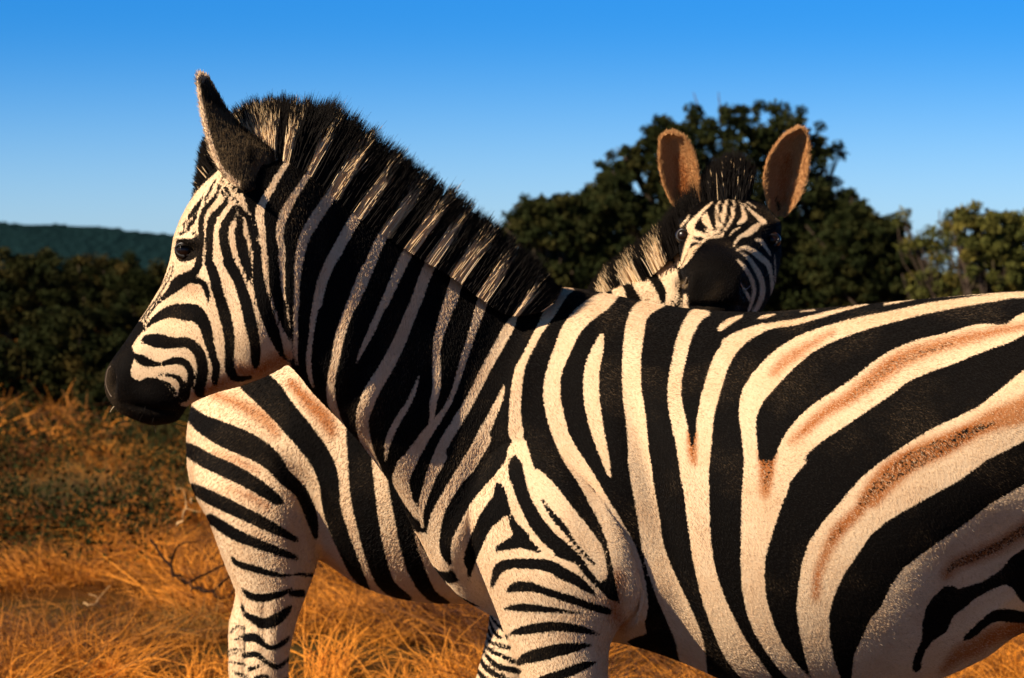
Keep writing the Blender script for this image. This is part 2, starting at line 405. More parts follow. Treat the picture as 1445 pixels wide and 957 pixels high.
m.poly('w', 'B4', (1650, -600), (1247, -400), (1050, -240), (960, -195), (860, -150), (750, -85), (640, -10), (590, 25), (520, 85), (440, 180), (370, 260), (300, 360), (270, 450), (255, 550), (245, 650), (258, 750), (280, 850), (310, 957), (350, 1080), (500, 1080), (440, 957), (410, 870), (392, 780), (390, 680), (410, 600), (450, 510), (510, 420), (570, 330), (640, 270), (740, 210), (850, 150), (960, 90), (1080, 0), (1247, -85), (1600, -250))
m.poly('w', 'B4', (1600, -60), (1247, 105), (1100, 190), (1000, 270), (900, 340), (800, 410), (720, 470), (660, 550), (620, 640), (570, 700), (530, 790), (500, 850), (488, 957), (520, 1100), (1247, 1100), (2400, 1500), (2400, 100))
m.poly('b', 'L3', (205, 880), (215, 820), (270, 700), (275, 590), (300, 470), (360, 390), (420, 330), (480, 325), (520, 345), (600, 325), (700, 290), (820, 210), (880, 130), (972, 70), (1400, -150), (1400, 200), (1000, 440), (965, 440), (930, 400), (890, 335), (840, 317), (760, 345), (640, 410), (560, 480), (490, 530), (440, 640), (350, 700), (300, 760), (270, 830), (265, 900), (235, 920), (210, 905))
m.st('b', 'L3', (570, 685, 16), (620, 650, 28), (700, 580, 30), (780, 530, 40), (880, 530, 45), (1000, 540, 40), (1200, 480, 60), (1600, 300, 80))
m.soft('tint', 'L3', 1., (420, 900, 20), (520, 800, 50), (640, 740, 60), (760, 670, 60), (900, 620, 60), (1100, 560, 70), fall=7)  # shade of the lower flank painted into the coat as brown
# rusty shadow stripes inside the pale bands; armpit shade painted alongside
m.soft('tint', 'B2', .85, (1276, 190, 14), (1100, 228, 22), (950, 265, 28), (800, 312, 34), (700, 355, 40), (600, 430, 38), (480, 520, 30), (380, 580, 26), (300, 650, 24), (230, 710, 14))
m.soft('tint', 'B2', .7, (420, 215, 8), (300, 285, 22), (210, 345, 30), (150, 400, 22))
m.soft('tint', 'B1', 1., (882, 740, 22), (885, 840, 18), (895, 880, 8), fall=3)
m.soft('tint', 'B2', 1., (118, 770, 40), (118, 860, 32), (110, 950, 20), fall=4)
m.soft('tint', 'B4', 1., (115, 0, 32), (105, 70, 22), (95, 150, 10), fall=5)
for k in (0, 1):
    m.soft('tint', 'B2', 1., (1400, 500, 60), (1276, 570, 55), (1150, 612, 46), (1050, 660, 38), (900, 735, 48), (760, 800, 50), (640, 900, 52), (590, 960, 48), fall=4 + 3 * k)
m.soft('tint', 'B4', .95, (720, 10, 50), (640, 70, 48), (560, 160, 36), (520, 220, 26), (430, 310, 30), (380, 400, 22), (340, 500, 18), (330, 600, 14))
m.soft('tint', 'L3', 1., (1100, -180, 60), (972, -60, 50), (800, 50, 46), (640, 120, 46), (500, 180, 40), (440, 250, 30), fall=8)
m.soft('tint', 'C1', .8, (880, 560, 30), (870, 680, 30), (900, 740, 20), fall=10)  # armpit shading painted in, not a stripe
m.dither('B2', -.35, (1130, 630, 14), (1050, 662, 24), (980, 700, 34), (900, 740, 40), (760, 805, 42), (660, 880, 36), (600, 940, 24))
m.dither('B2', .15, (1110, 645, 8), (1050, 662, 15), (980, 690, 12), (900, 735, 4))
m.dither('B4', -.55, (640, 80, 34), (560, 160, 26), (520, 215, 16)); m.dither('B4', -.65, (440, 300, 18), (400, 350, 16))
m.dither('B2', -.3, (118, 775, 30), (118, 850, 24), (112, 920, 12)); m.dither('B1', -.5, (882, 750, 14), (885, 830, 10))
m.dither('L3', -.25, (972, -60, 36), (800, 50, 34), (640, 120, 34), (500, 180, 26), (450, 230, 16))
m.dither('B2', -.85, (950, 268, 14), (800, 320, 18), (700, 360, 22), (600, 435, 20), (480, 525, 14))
# foreleg
m.poly('w', 'C1', (285, 545), (320, 450), (350, 400), (395, 330), (430, 305), (465, 320), (490, 380), (560, 440), (640, 470), (720, 500), (780, 560), (850, 640), (990, 700), (1000, 780), (940, 800), (900, 830), (880, 2700), (100, 2700), (330, 720), (300, 600))
m.poly('w', 'P', (600, 960), (670, 868), (715, 860), (860, 880), (900, 920), (900, 1560), (560, 1560))
m.st('b', 'C1', (420, 30, 4), (412, 60, 30), (375, 110, 34), (300, 190, 38), (230, 290, 34), (200, 380, 27), (195, 450, 21), (213, 498, 8))
m.st('b', 'C1', (405, 185, 12), (415, 240, 30), (398, 290, 36), (355, 340, 28), (325, 410, 23), (300, 480, 19), (290, 545, 8))
m.st('b', 'C1', (472, 68, 8), (475, 115, 30), (490, 180, 28), (512, 245, 27), (550, 315, 28), (600, 380, 27), (660, 430, 23), (715, 470, 16), (760, 530, 14), (800, 575, 12), (835, 615, 6))
m.st('b', 'C1', (580, 240, 5), (620, 300, 12), (665, 350, 13), (700, 400, 9), (735, 440, 7), (790, 500, 6))
m.st('b', 'C1', (460, 330, 12), (485, 370, 22), (500, 400, 30), (450, 420, 22), (405, 438, 12)); m.st('b', 'C1', (490, 400, 30), (535, 428, 18), (570, 448, 8))
m.st('b', 'L2', (240, 250, 14), (265, 180, 26), (300, 115, 42), (400, 85, 38), (550, 85, 40), (680, 105, 46), (780, 160, 46), (880, 210, 40), (960, 270, 28), (1030, 320, 10))
m.st('b', 'L2', (370, 285, 20), (420, 262, 38), (520, 260, 38), (600, 280, 30), (720, 320, 30), (850, 360, 30), (960, 400, 30), (1060, 430, 30), (1130, 450, 25))
m.st('b', 'L2', (330, 430, 6), (400, 420, 23), (500, 420, 31), (620, 430, 25), (740, 440, 18), (850, 455, 10), (940, 460, 5))
m.st('b', 'L2', (370, 625, 8), (450, 600, 28), (560, 580, 38), (700, 565, 38), (820, 570, 35), (930, 590, 28), (1010, 610, 16), (1060, 625, 5))
m.st('b', 'L2', (445, 840, 22), (500, 805, 42), (600, 780, 52), (720, 750, 50), (830, 730, 42), (920, 715, 25), (1000, 702, 5))
m.st('b', 'L2', (560, 990, 20), (650, 970, 40), (740, 940, 38), (850, 900, 38), (950, 860, 30), (1030, 840, 8))
m.soft('grey', 'L2', .8, (600, 215, 12), (720, 240, 14), fall=2)
for i in range(9):
    y = 1000 + i * 44
    m.st('b', 'P', (742 + i * 3, y + 14, 3), (780, y, 8), (815, y - 6, 8), (852 - i * 2, y + 4, 3))
for q in ([(215, 622, 10), (260, 632, 18), (345, 645, 16)], [(200, 650, 8), (240, 692, 15), (370, 724, 15)], [(185, 710, 8), (240, 752, 15), (300, 782, 16), (410, 830, 18)],
          [(180, 755, 10), (230, 825, 18), (300, 872, 22), (440, 905, 22)], [(150, 800, 10), (180, 865, 18), (260, 925, 22), (370, 975, 20), (460, 990, 18)], [(120, 890, 12), (180, 957, 20), (260, 1010, 20), (400, 1050, 20)]):
    m.st('b', 'L2', *q)
for i in range(9):
    y = 985 + i * 42
    m.st('b', 'P', (650 - i * 2, y, 4), (690 - i * 3, y + 14, 7), (730 - i * 4, y + 4, 3))
# hind quarters, outside the picture
m.poly('w', 'P', (1500, 380), (1860, 380), (1860, 1560), (1430, 1560), (1430, 960), (1500, 900))
for q in ([(1484, 433, 5), (1560, 437, 11), (1640, 460, 9), (1700, 500, 5)], [(1498, 494, 22), (1520, 492, 24), (1600, 500, 22), (1720, 545, 10)], [(1500, 632, 22), (1530, 618, 26), (1600, 600, 22), (1720, 610, 8)],
          [(1495, 760, 20), (1520, 745, 24), (1600, 700, 20), (1720, 680, 8)], [(1470, 860, 12), (1540, 810, 18), (1620, 770, 16), (1720, 750, 7)], [(1490, 905, 8), (1580, 860, 14), (1720, 830, 7)], [(1300, 560, 0.3), (1302, 561, .3)]):
    m.st('b', 'P', *q)
for i in range(12):
    y = 900 + i * 50
    m.st('b', 'P', (1500, y + 24, 6), (1600, y - 4, 12), (1700, y + 16, 7))
# head
m.poly('w', 'P', (308, 240), (318, 242), (338, 262), (345, 280), (352, 300), (362, 340), (365, 372), (368, 400), (373, 428), (382, 452), (392, 478), (398, 505), (410, 512), (412, 522), (340, 545), (262, 580), (180, 545), (180, 470), (180, 440), (236, 360), (236, 330), (276, 270))
m.st('b', 'H1', (240, 545, 18), (300, 470, 25), (340, 405, 13), (372, 340, 5))
m.st('b', 'H1', (145, 695, 12), (185, 690, 13), (192, 650, 9), (190, 615, 10), (240, 560, 9), (290, 525, 6))
m.st('b', 'H1', (218, 690, 10), (232, 640, 18), (268, 590, 20), (300, 535, 10))
m.st('b', 'H1', (480, 205, 8), (440, 280, 11), (400, 360, 12), (378, 420, 8))
m.st('b', 'H1', (500, 235, 6), (490, 320, 11), (470, 370, 20), (420, 430, 23), (370, 490, 23), (350, 560, 24), (340, 640, 26), (350, 720, 26), (345, 780, 24), (340, 850, 20), (330, 910, 24))
m.st('b', 'H1', (545, 170, 7), (545, 230, 11), (570, 300, 17), (620, 360, 13), (680, 440, 13), (700, 520, 14))
m.st('b', 'H1', (500, 270, 5), (540, 340, 14), (572, 390, 18), (550, 440, 26), (500, 500, 30), (450, 560, 36), (425, 650, 35), (420, 760, 35), (415, 860, 34), (415, 957, 34))
m.st('b', 'H1', (640, 460, 16), (610, 540, 38), (570, 600, 40), (545, 700, 44), (555, 800, 44), (580, 900, 44), (600, 957, 44))
m.st('b', 'H1', (680, 460, 12), (690, 560, 24), (690, 660, 30), (690, 760, 34), (705, 860, 34), (740, 957, 30))
m.st('b', 'H1', (600, 230, 5), (640, 290, 15), (690, 315, 22), (760, 310, 30), (850, 300, 30))
m.st('b', 'H1', (700, 480, 18), (760, 560, 24), (790, 640, 29), (810, 740, 30), (830, 840, 30), (850, 957, 30))
m.st('b', 'H1', (270, 690, 14), (310, 760, 20), (330, 820, 20))
m.st('b', 'E2', (558, 160, 20), (580, 220, 24), (600, 300, 24), (630, 400, 27), (650, 500, 24), (650, 600, 21), (655, 650, 22), (685, 685, 16), (740, 680, 8))
m.st('b', 'E2', (645, 160, 26), (690, 240, 24), (720, 330, 27), (745, 430, 27), (765, 530, 24), (768, 600, 21), (768, 632, 10))
m.st('b', 'E2', (690, 20, 18), (702, 70, 24), (718, 140, 24), (740, 220, 14), (748, 268, 4))
m.st('b', 'E2', (776, 160, 22), (778, 220, 24), (792, 300, 29), (820, 400, 29), (850, 480, 27), (885, 575, 12))
m.soft('tint', 'E2', .9, (680, 650, 30), (760, 655, 30), (850, 610, 30), (910, 590, 24), fall=8)
m.soft('tint', 'E2', .9, (500, 760, 20), (580, 725, 24), (650, 690, 24), fall=6)
m.soft('tint', 'H2', .35, (800, 280, 30), (860, 320, 40), fall=8)
m.st('b', 'H2', (645, 100, 3), (595, 215, 4), (505, 340, 4), (430, 450, 4), (345, 565, 6))
m.st('b', 'H2', (668, 60, 3), (652, 170, 7), (592, 270, 8), (522, 390, 8), (452, 480, 8), (380, 585, 9))
m.st('b', 'H2', (905, -20, 28), (895, 80, 32), (860, 150, 38), (790, 205, 52), (715, 250, 60), (650, 320, 38), (590, 375, 22), (520, 440, 13), (450, 530, 9), (408, 605, 8))
m.st('b', 'H2', (840, 235, 24), (900, 235, 27), (950, 275, 27), (975, 350, 24), (985, 435, 6))
m.st('b', 'H2', (403, 680, 8), (450, 622, 19), (520, 565, 34), (600, 525, 48), (680, 505, 62), (780, 515, 78), (865, 525, 78), (920, 580, 63), (958, 650, 53), (980, 750, 45), (1010, 850, 38), (1035, 950, 32))
m.st('b', 'H3', (1035, 235, 32), (1052, 300, 38), (1047, 380, 35), (1040, 455, 24))
m.st('b', 'H3', (382, 82, 12), (430, 62, 42), (520, 70, 64), (610, 85, 58), (700, 87, 48), (790, 87, 48), (860, 130, 48), (910, 210, 50), (930, 300, 50), (925, 400, 50), (900, 500, 45), (885, 570, 30))
m.st('b', 'H3', (320, 200, 22), (380, 240, 42), (450, 270, 38), (540, 282, 18), (620, 262, 28), (700, 247, 34), (780, 275, 34), (820, 340, 31), (825, 420, 34), (800, 500, 32), (770, 580, 28), (740, 620, 18))
m.st('b', 'H3', (540, 375, 10), (620, 380, 17), (700, 400, 22), (745, 460, 26), (740, 540, 24), (720, 600, 20)); m.st('b', 'H3', (560, 425, 8), (640, 480, 18), (690, 550, 16), (700, 620, 16))
for x in (385, 430, 475):
    m.soft('grey', 'H3', .5, (x + 18, 320, 3), (x, 370, 5), (x - 15, 400, 4), fall=1.5)
m.poly('b', 'P', (186, 450), (202, 455), (204, 464), (193, 478), (186, 490), (192, 503), (187, 512), (184, 528), (188, 534), (196, 538), (206, 533), (222, 533), (234, 543), (245, 556), (252, 575), (262, 588), (240, 620), (110, 620), (110, 450))
m.soft('grey', 'P', .2, (150, 515, 4), (152, 545, 6), (160, 575, 7), (178, 592, 6), fall=6)  # lit rim of nose and lower lip, painted paler on the black
m.poly('b', 'H1', (120, 745), (200, 745), (270, 750), (320, 780), (340, 850), (310, 910), (240, 950), (150, 957), (118, 900))
# ---- the zebra behind
PB = Pattern(200, 150, 1200, 1400, -30.)
m = PB
m.st('b', 'R1', (230, 30, 30), (285, 75, 42), (330, 115, 44), (385, 180, 38), (440, 245, 36), (490, 315, 33), (512, 380, 30), (517, 440, 27), (532, 500, 27), (560, 570, 24), (590, 640, 20), (625, 695, 8))
m.st('b', 'R1', (85, 150, 12), (130, 200, 26), (200, 237, 36), (280, 272, 36), (340, 312, 30), (380, 362, 23), (430, 410, 20), (460, 480, 18), (472, 540, 8))
m.st('b', 'R1', (60, 262, 14), (110, 290, 22), (150, 314, 24), (230, 351, 24), (300, 390, 21), (355, 428, 16), (375, 440, 4))
m.st('b', 'R1', (110, 395, 14), (150, 418, 20), (200, 442, 21), (270, 476, 19), (340, 510, 17), (415, 548, 8))
m.st('b', 'R1', (160, 485, 14), (200, 512, 17), (240, 536, 17), (300, 560, 15), (360, 582, 13), (415, 602, 7))
m.st('b', 'R1', (560, 60, 30), (590, 150, 32), (597, 240, 34), (603, 320, 35), (612, 420, 37), (630, 520, 32), (650, 600, 30), (682, 680, 24), (745, 722, 10))
m.st('b', 'R1', (680, 100, 30), (700, 300, 26), (715, 420, 22), (733, 500, 24), (750, 580, 25), (775, 650, 25), (812, 710, 18), (860, 735, 8))
for i in range(5):
    x = 640 + i * 62
    m.st('b', 'P', (x - 30, 400, 12), (x - 10, 500, 14), (x, 650, 14), (x + 20, 780, 12), (x + 40, 850, 8))
m.soft('tint', 'R1', .8, (170, 118, 12), (250, 150, 16), (320, 190, 20), (355, 235, 12)); m.soft('tint', 'R1', .95, (400, 85, 12), (450, 140, 18), (500, 190, 22), (520, 232, 12))
m.soft('tint', 'R1', .6, (180, 295, 8), (240, 315, 14), (300, 345, 8)); m.soft('tint', 'R1', .6, (220, 400, 8), (290, 425, 14), (330, 450, 10))
m.soft('grey', 'R1', .8, (400, 450, 4), (420, 485, 8), (440, 490, 4), fall=1.5)
for q in ([(150, 40, 12), (185, 80, 22), (250, 105, 27), (350, 132, 27), (450, 160, 21), (550, 176, 14), (605, 172, 7)],
          [(225, 280, 10), (290, 330, 28), (380, 345, 31), (480, 327, 29), (560, 300, 17), (605, 270, 7)], [(600, 310, 24), (680, 310, 30)],
          [(640, 165, 14), (760, 170, 14)],
          [(255, 475, 20), (320, 510, 33), (400, 542, 43), (500, 502, 43), (560, 450, 28), (598, 410, 12)],
          [(258, 650, 32), (330, 650, 34), (390, 700, 21), (450, 730, 20), (520, 700, 20), (580, 650, 12)],
          [(240, 785, 20), (330, 776, 24), (380, 810, 19), (430, 850, 20), (500, 870, 21), (560, 830, 14), (595, 795, 7)],
          [(285, 890, 20), (350, 868, 14)], [(330, 955, 18), (400, 942, 15), (450, 970, 15), (520, 985, 15), (600, 950, 8)],
          [(225, 395, 8), (232, 440, 16)], [(140, 610, 8), (160, 580, 10), (195, 562, 10), (245, 580, 8)], [(165, 672, 9), (220, 642, 11)],
          [(125, 748, 7), (175, 735, 8), (235, 735, 7)], [(130, 778, 6), (180, 770, 8)], [(130, 830, 7), (200, 842, 12), (255, 862, 9)],
          [(150, 905, 8), (200, 925, 13), (280, 955, 12)], [(240, 560, 3), (246, 700, 3), (244, 800, 3)]):
    m.st('b', 'L1', *q)
for i in range(9):
    y = 990 + i * 34
    m.st('b', 'P', (318, y - 5, 4), (350, y, 6), (385, y + 8, 6), (415, y - 2, 3))
# its neck and head
m.poly('b', 'P', (800, 300), (900, 280), (1000, 180), (1150, 180), (1150, 470), (1040, 560), (960, 760), (880, 800), (830, 700))
for q in ([(862, 392, 4), (870, 405, 8), (876, 425, 9), (885, 470, 8)], [(893, 378, 7), (904, 398, 12), (917, 420, 12), (924, 440, 11), (935, 480, 8)],
          [(928, 362, 9), (940, 382, 13), (948, 402, 11), (945, 418, 5), (940, 436, 4)], [(953, 408, 2), (949, 436, 2.5)], [(959, 414, 1.6), (961, 436, 2.2)], [(967, 418, 3), (969, 440, 4)]):
    m.st('w', 'P', *q)
for q in ([(378, 128, 6), (310, 190, 12), (250, 260, 21), (222, 310, 30), (245, 345, 24), (290, 355, 18), (330, 376, 11), (312, 410, 9), (270, 405, 8), (225, 395, 16)],
          [(225, 370, 18), (203, 430, 20), (178, 500, 15), (157, 560, 10), (143, 602, 4)], [(282, 437, 11), (240, 460, 17), (215, 510, 19), (190, 550, 12), (160, 592, 5)],
          [(268, 465, 3), (245, 490, 5), (228, 522, 3)], [(338, 205, 6), (330, 250, 26), (355, 290, 18), (375, 330, 12), (370, 370, 8), (345, 385, 4)],
          [(325, 320, 5), (350, 340, 7), (345, 370, 5)], [(437, 118, 5), (410, 160, 10), (410, 210, 12), (415, 270, 10), (405, 330, 7), (378, 382, 5)],
          [(487, 108, 7), (470, 150, 13), (460, 220, 15), (450, 270, 12), (425, 330, 8), (403, 382, 5)], [(530, 118, 5), (525, 170, 12), (525, 220, 14), (500, 280, 10), (465, 330, 8), (448, 382, 5)],
          [(560, 108, 4), (585, 160, 8), (605, 210, 16), (600, 250, 20), (560, 282, 8)], [(440, 350, 4), (425, 382, 4)], [(608, 142, 4), (650, 185, 9), (700, 230, 15), (738, 264, 21), (755, 275, 10)],
          [(628, 128, 4), (692, 168, 4)], [(705, 290, 16), (670, 320, 24), (630, 350, 21), (580, 370, 13), (545, 410, 10), (530, 442, 6)], [(500, 372, 4), (530, 330, 6), (575, 308, 5)],
          [(552, 472, 7), (600, 450, 14), (660, 470, 20), (720, 520, 22), (775, 570, 20), (795, 640, 14), (805, 720, 14), (805, 820, 14), (800, 930, 14)],
          [(690, 395, 10), (720, 400, 15), (760, 450, 12), (792, 505, 6)], [(588, 488, 7), (640, 530, 15), (680, 590, 18), (715, 650, 20), (735, 720, 20), (730, 800, 20), (700, 870, 18), (660, 930, 12)],
          [(558, 538, 8), (600, 580, 14), (640, 640, 16), (670, 710, 16), (675, 780, 14), (655, 850, 12), (635, 905, 8)], [(598, 738, 8), (630, 790, 12), (648, 832, 6)],
          [(822, 500, 4), (826, 650, 5), (832, 800, 5), (832, 930, 5)], [(115, 470, 20), (128, 540, 18), (140, 585, 6)], [(120, 350, 6), (148, 302, 10), (188, 262, 8), (215, 222, 7)]):
    m.st('w', 'F1', *q)
m.soft('grey', 'F1', 3., (130, 705, 10), (180, 718, 12), (195, 690, 6), fall=2)  # lit rim of the left nostril painted into the colour
m.soft('grey', 'F1', .15, (330, 860, 30), (400, 780, 26), (430, 720, 14), fall=8)  # painted sheen where the muzzle front catches the light
m.soft('grey', 'F1', .02, (240, 560, 60), (230, 700, 60), (260, 860, 60), (380, 820, 60), (430, 740, 40), fall=12)
# ---- ears
PE = Pattern(250, 80, 420, 300, 10.)     # back of the near ear
m = PE
m.grey[:] = 1.  # dark brown base: shade on the ear's back put into its colour
m.st('w', 'E1', (592, 88, 16), (604, 110, 22))
m.poly('w', 'E1', (570, 100), (585, 100), (584, 140), (600, 230), (640, 400), (690, 540), (720, 590), (800, 660), (760, 670), (690, 585), (655, 540), (615, 420), (575, 240))  # sunlit left rim painted as a white edge
for q in ([(605, 150, 26), (640, 200, 40), (690, 240, 30), (740, 290, 10)], [(780, 340, 20), (860, 400, 28), (960, 480, 24), (960, 540, 18)], [(850, 480, 20), (850, 530, 20)], [(800, 690, 18), (860, 660, 20), (920, 600, 14)]):
    m.soft('tint', 'E1', 1., *q, fall=3)
m.grey -= m.tint * .9; m.tint[:] = 0

# ------------------------------------------------------------------ large setting: ground, hill, far bush
def ground():
    xs = np.concatenate([np.linspace(-900, -12, 14), np.linspace(-10, 10, 81), np.linspace(12, 900, 14)])
    ys = np.concatenate([np.linspace(-30, 7, 8), np.linspace(7.5, 36, 96), np.geomspace(38, 1600, 30)])
    X, Y = np.meshgrid(xs, ys)
    Z = .05 * np.sin(X * .7 + 1) * np.sin(Y * .5) + .03 * np.sin(X * 1.9 + Y * .8)
    Z *= np.clip((Y - 7.5) / 4, 0, 1) * np.clip((200 - Y) / 150, 0, 1)
    V = np.stack([X, Y, Z], -1).reshape(-1, 3); nx = len(xs)
    i = (np.arange(len(ys) - 1)[:, None] * nx + np.arange(nx - 1)[None]).ravel()
    me = np_mesh('ground', V, np.stack([i, i + 1, i + nx + 1, i + nx], -1))
    m, n, b = newmat('dry_earth')
    tc = N(n, 'ShaderNodeTexCoord').outputs['Object']
    c = mixc(n, math_(n, 'MULTIPLY', noise(n, 1.3, 6, tc), 1.0), (0.035, 0.014, 0.005), (0.12, 0.045, 0.010))
    c = mixc(n, math_(n, 'MULTIPLY_ADD', noise(n, .35, 4, tc), 4, -1.9, clamp=True), c, (0.03, 0.04, 0.015))
    n.links.new(c, b.inputs['Base Color']); b.inputs['Roughness'].default_value = .95; b.inputs['Specular IOR Level'].default_value = 0
    bp = N(n, 'ShaderNodeBump'); bp.inputs['Strength'].default_value = .8; bp.inputs['Distance'].default_value = .05
    n.links.new(noise(n, 9, 6, tc), bp.inputs['Height']); n.links.new(bp.outputs[0], b.inputs['Normal'])
    return tag(link('ground', me, m), kind='structure')
ground()

def gz(x, y):
    z = .05 * np.sin(x * .7 + 1) * np.sin(y * .5) + .03 * np.sin(x * 1.9 + y * .8)
    return z * np.clip((y - 7.5) / 4, 0, 1) * np.clip((200 - y) / 150, 0, 1)

def hill():
    rng = np.random.default_rng(3)
    nx, ny = 700, 16
    xs = np.linspace(-420, 420, nx)
    px = HX + xs / 900 * F
    prof = np.interp(px, [-1200, -200, 0, 100, 250, 500, 900, 1500, 2600], [300, 312, 316, 322, 333, 350, 375, 392, 398])
    top = CAMZ - (prof - HY) / F * 900
    rough = rng.normal(0, .55, nx) + np.convolve(rng.normal(0, 3., nx), np.ones(9) / 9, 'same')
    V = []
    for k in range(ny):
        t = k / (ny - 1)
        y = 640 + 260 * t
        z = -1 + (top + 1) * np.sin(t * np.pi / 2)
        r = np.roll(rough, k * 37) * (0.3 + .7 * t)
        V.append(np.stack([xs * (.9 + .1 * t) + rng.normal(0, .3, nx), np.full(nx, y), z + r * .55], -1))
    V.append(np.stack([xs, np.full(nx, 1100.), -1 + 0 * xs], -1))
    V = np.array(V).reshape(-1, 3); i = (np.arange(ny)[:, None] * nx + np.arange(nx - 1)[None]).ravel()
    me = np_mesh('hill', V, np.stack([i, i + 1, i + nx + 1, i + nx], -1))
    m, n, b = newmat('bush_covered_slope')
    tc = N(n, 'ShaderNodeTexCoord').outputs['Object']
    c = mixc(n, math_(n, 'MULTIPLY_ADD', noise(n, .5, 8, tc, .75), 3, -1.1, clamp=True), (0.006, 0.018, 0.020), (0.013, 0.036, 0.042))
    n.links.new(c, b.inputs['Base Color']); b.inputs['Roughness'].default_value = 1; b.inputs['Specular IOR Level'].default_value = 0
    bp = N(n, 'ShaderNodeBump'); bp.inputs['Strength'].default_value = 1; bp.inputs['Distance'].default_value = 3
    n.links.new(noise(n, .4, 6, tc), bp.inputs['Height']); n.links.new(bp.outputs[0], b.inputs['Normal'])
    tag(link('hill', me, m), kind='structure')
hill()

# ------------------------------------------------------------------ trees and shrubs
def leaf_material(name, dark, light, warm):
    m, n, b = newmat(name)
    r = attr(n, 'rnd').outputs['Fac']; g = attr(n, 'hue').outputs['Fac']
    c = mixc(n, r, dark, light); c = mixc(n, math_(n, 'MULTIPLY', g, .8), c, warm)
    n.links.new(c, b.inputs['Base Color']); b.inputs['Roughness'].default_value = .8; b.inputs['Specular IOR Level'].default_value = .06
    return m
M_BARK = simple('grey_brown_bark', (0.07, 0.05, 0.035), .9, .1)
M_LEAF = leaf_material('thorn_tree_leaves', (0.008, 0.013, 0.004), (0.024, 0.030, 0.008), (0.060, 0.050, 0.012))
M_LEAFG = leaf_material('grey_green_leaves', (0.035, 0.045, 0.012), (0.10, 0.10, 0.022), (0.22, 0.16, 0.03))
M_LEAFB = leaf_material('shrub_leaves', (0.006, 0.010, 0.003), (0.020, 0.024, 0.006), (0.07, 0.045, 0.010))

def leaves(rng, centres, radii, per, size, name, mat, parent, flat=.8):
    """many small leaf faces in clumps spread through the crown"""
    n = len(centres) * per
    C = np.repeat(centres, per, 0); R = np.repeat(radii, per)
    d = rng.normal(0, 1, (n, 3)); d /= np.linalg.norm(d, axis=1)[:, None]
    pos = C + d * (R * rng.uniform(0, 1, n) ** .5)[:, None] * np.array([1, 1, flat])
    a = rng.normal(0, 1, (n, 3)); a /= np.linalg.norm(a, axis=1)[:, None]
    b_ = np.cross(a, rng.normal(0, 1, (n, 3))); b_ /= np.linalg.norm(b_, axis=1)[:, None]
    s = size * rng.uniform(.6, 1.5, n)[:, None]
    V = np.stack([pos - a * s, pos + b_ * s * .45, pos + a * s, pos - b_ * s * .45], 1).reshape(-1, 3)
    me = np_mesh(name, V, np.arange(4 * n).reshape(-1, 4), False)
    cr = np.repeat(rng.uniform(0, 1, len(centres)), per)
    fattr(me, 'rnd', np.repeat(np.clip(cr * .6 + rng.uniform(0, .4, n), 0, 1), 4))
    fattr(me, 'hue', np.repeat(np.repeat(rng.uniform(0, 1, len(centres)) ** 3, per) * rng.uniform(.4, 1, n), 4))
    o = link(name, me, mat, parent)
    return o

def tree(name, label, cat, Y, base_px, lobes, nclump, per, size, mat, seed, group=None, trunk_r=.12, twig=True):
    """lobes: (px, py, rx px, ry px) ellipses of the crown's outline at depth Y"""
    rng = np.random.default_rng(seed)
    b0 = P(base_px, 400, Y); b0[2] = 0
    root = empty(name, b0); tag(root, label, cat, group)
    k = Y / F
    L = [(P(px, py, Y), rx * k, ry * k) for px, py, rx, ry in lobes]
    area = np.array([rx * ry for _, rx, ry in L]); area = area / area.sum()
    C, R = [], []
    for (c, rx, ry), a in zip(L, area):
        n = max(int(nclump * a), 5)
        d = rng.normal(0, 1, (n, 3)); d /= np.linalg.norm(d, axis=1)[:, None]
        r = rng.uniform(.15, 1.1, n) ** .5
        C.append(c + d * r[:, None] * np.array([rx, min(rx, ry) * 1.1, ry]) + rng.normal(0, .10, (n, 3)) * min(rx, ry)); R.append(np.full(n, min(rx, ry) * .22) * rng.uniform(.5, 1.3, n))
    C = np.vstack(C); R = np.clip(np.concatenate(R), .10, .30)
    R = R[C[:, 2] > .15]; C = C[C[:, 2] > .15]
    leaves(rng, C, R, per, size, 'crown', mat, root)
    # trunk with tapering limbs into the lobes
    acc = Acc()
    top = min(p[0][2] for p in L)
    fork = np.array([b0[0], Y, max(.25, top * .45)])
    acc.add(tube([b0 - [0, 0, .1], b0 + [0.03, 0, fork[2] * .5], fork], [trunk_r * 1.3, trunk_r, trunk_r * .85], 9))
    for c, rx, ry in L:
        mid = (fork + c) / 2 + rng.normal(0, .08, 3) - [0, 0, .1]
        pts = crom(np.array([fork, mid, c + [0, 0, ry * .4]]), 4)
        acc.add(tube(pts, np.linspace(trunk_r * .6, .012, len(pts)), 6))
        for _ in range(5):
            e = c + rng.normal(0, 1, 3) * np.array([rx, rx * .6, ry]) * .5
            p2 = crom(np.array([mid, (mid + e) / 2 + rng.normal(0, .08, 3), e]), 3)
            acc.add(tube(p2, np.linspace(trunk_r * .25, .006, len(p2)), 5))
    link('trunk', acc.mesh('trunk'), M_BARK, root)
    return root

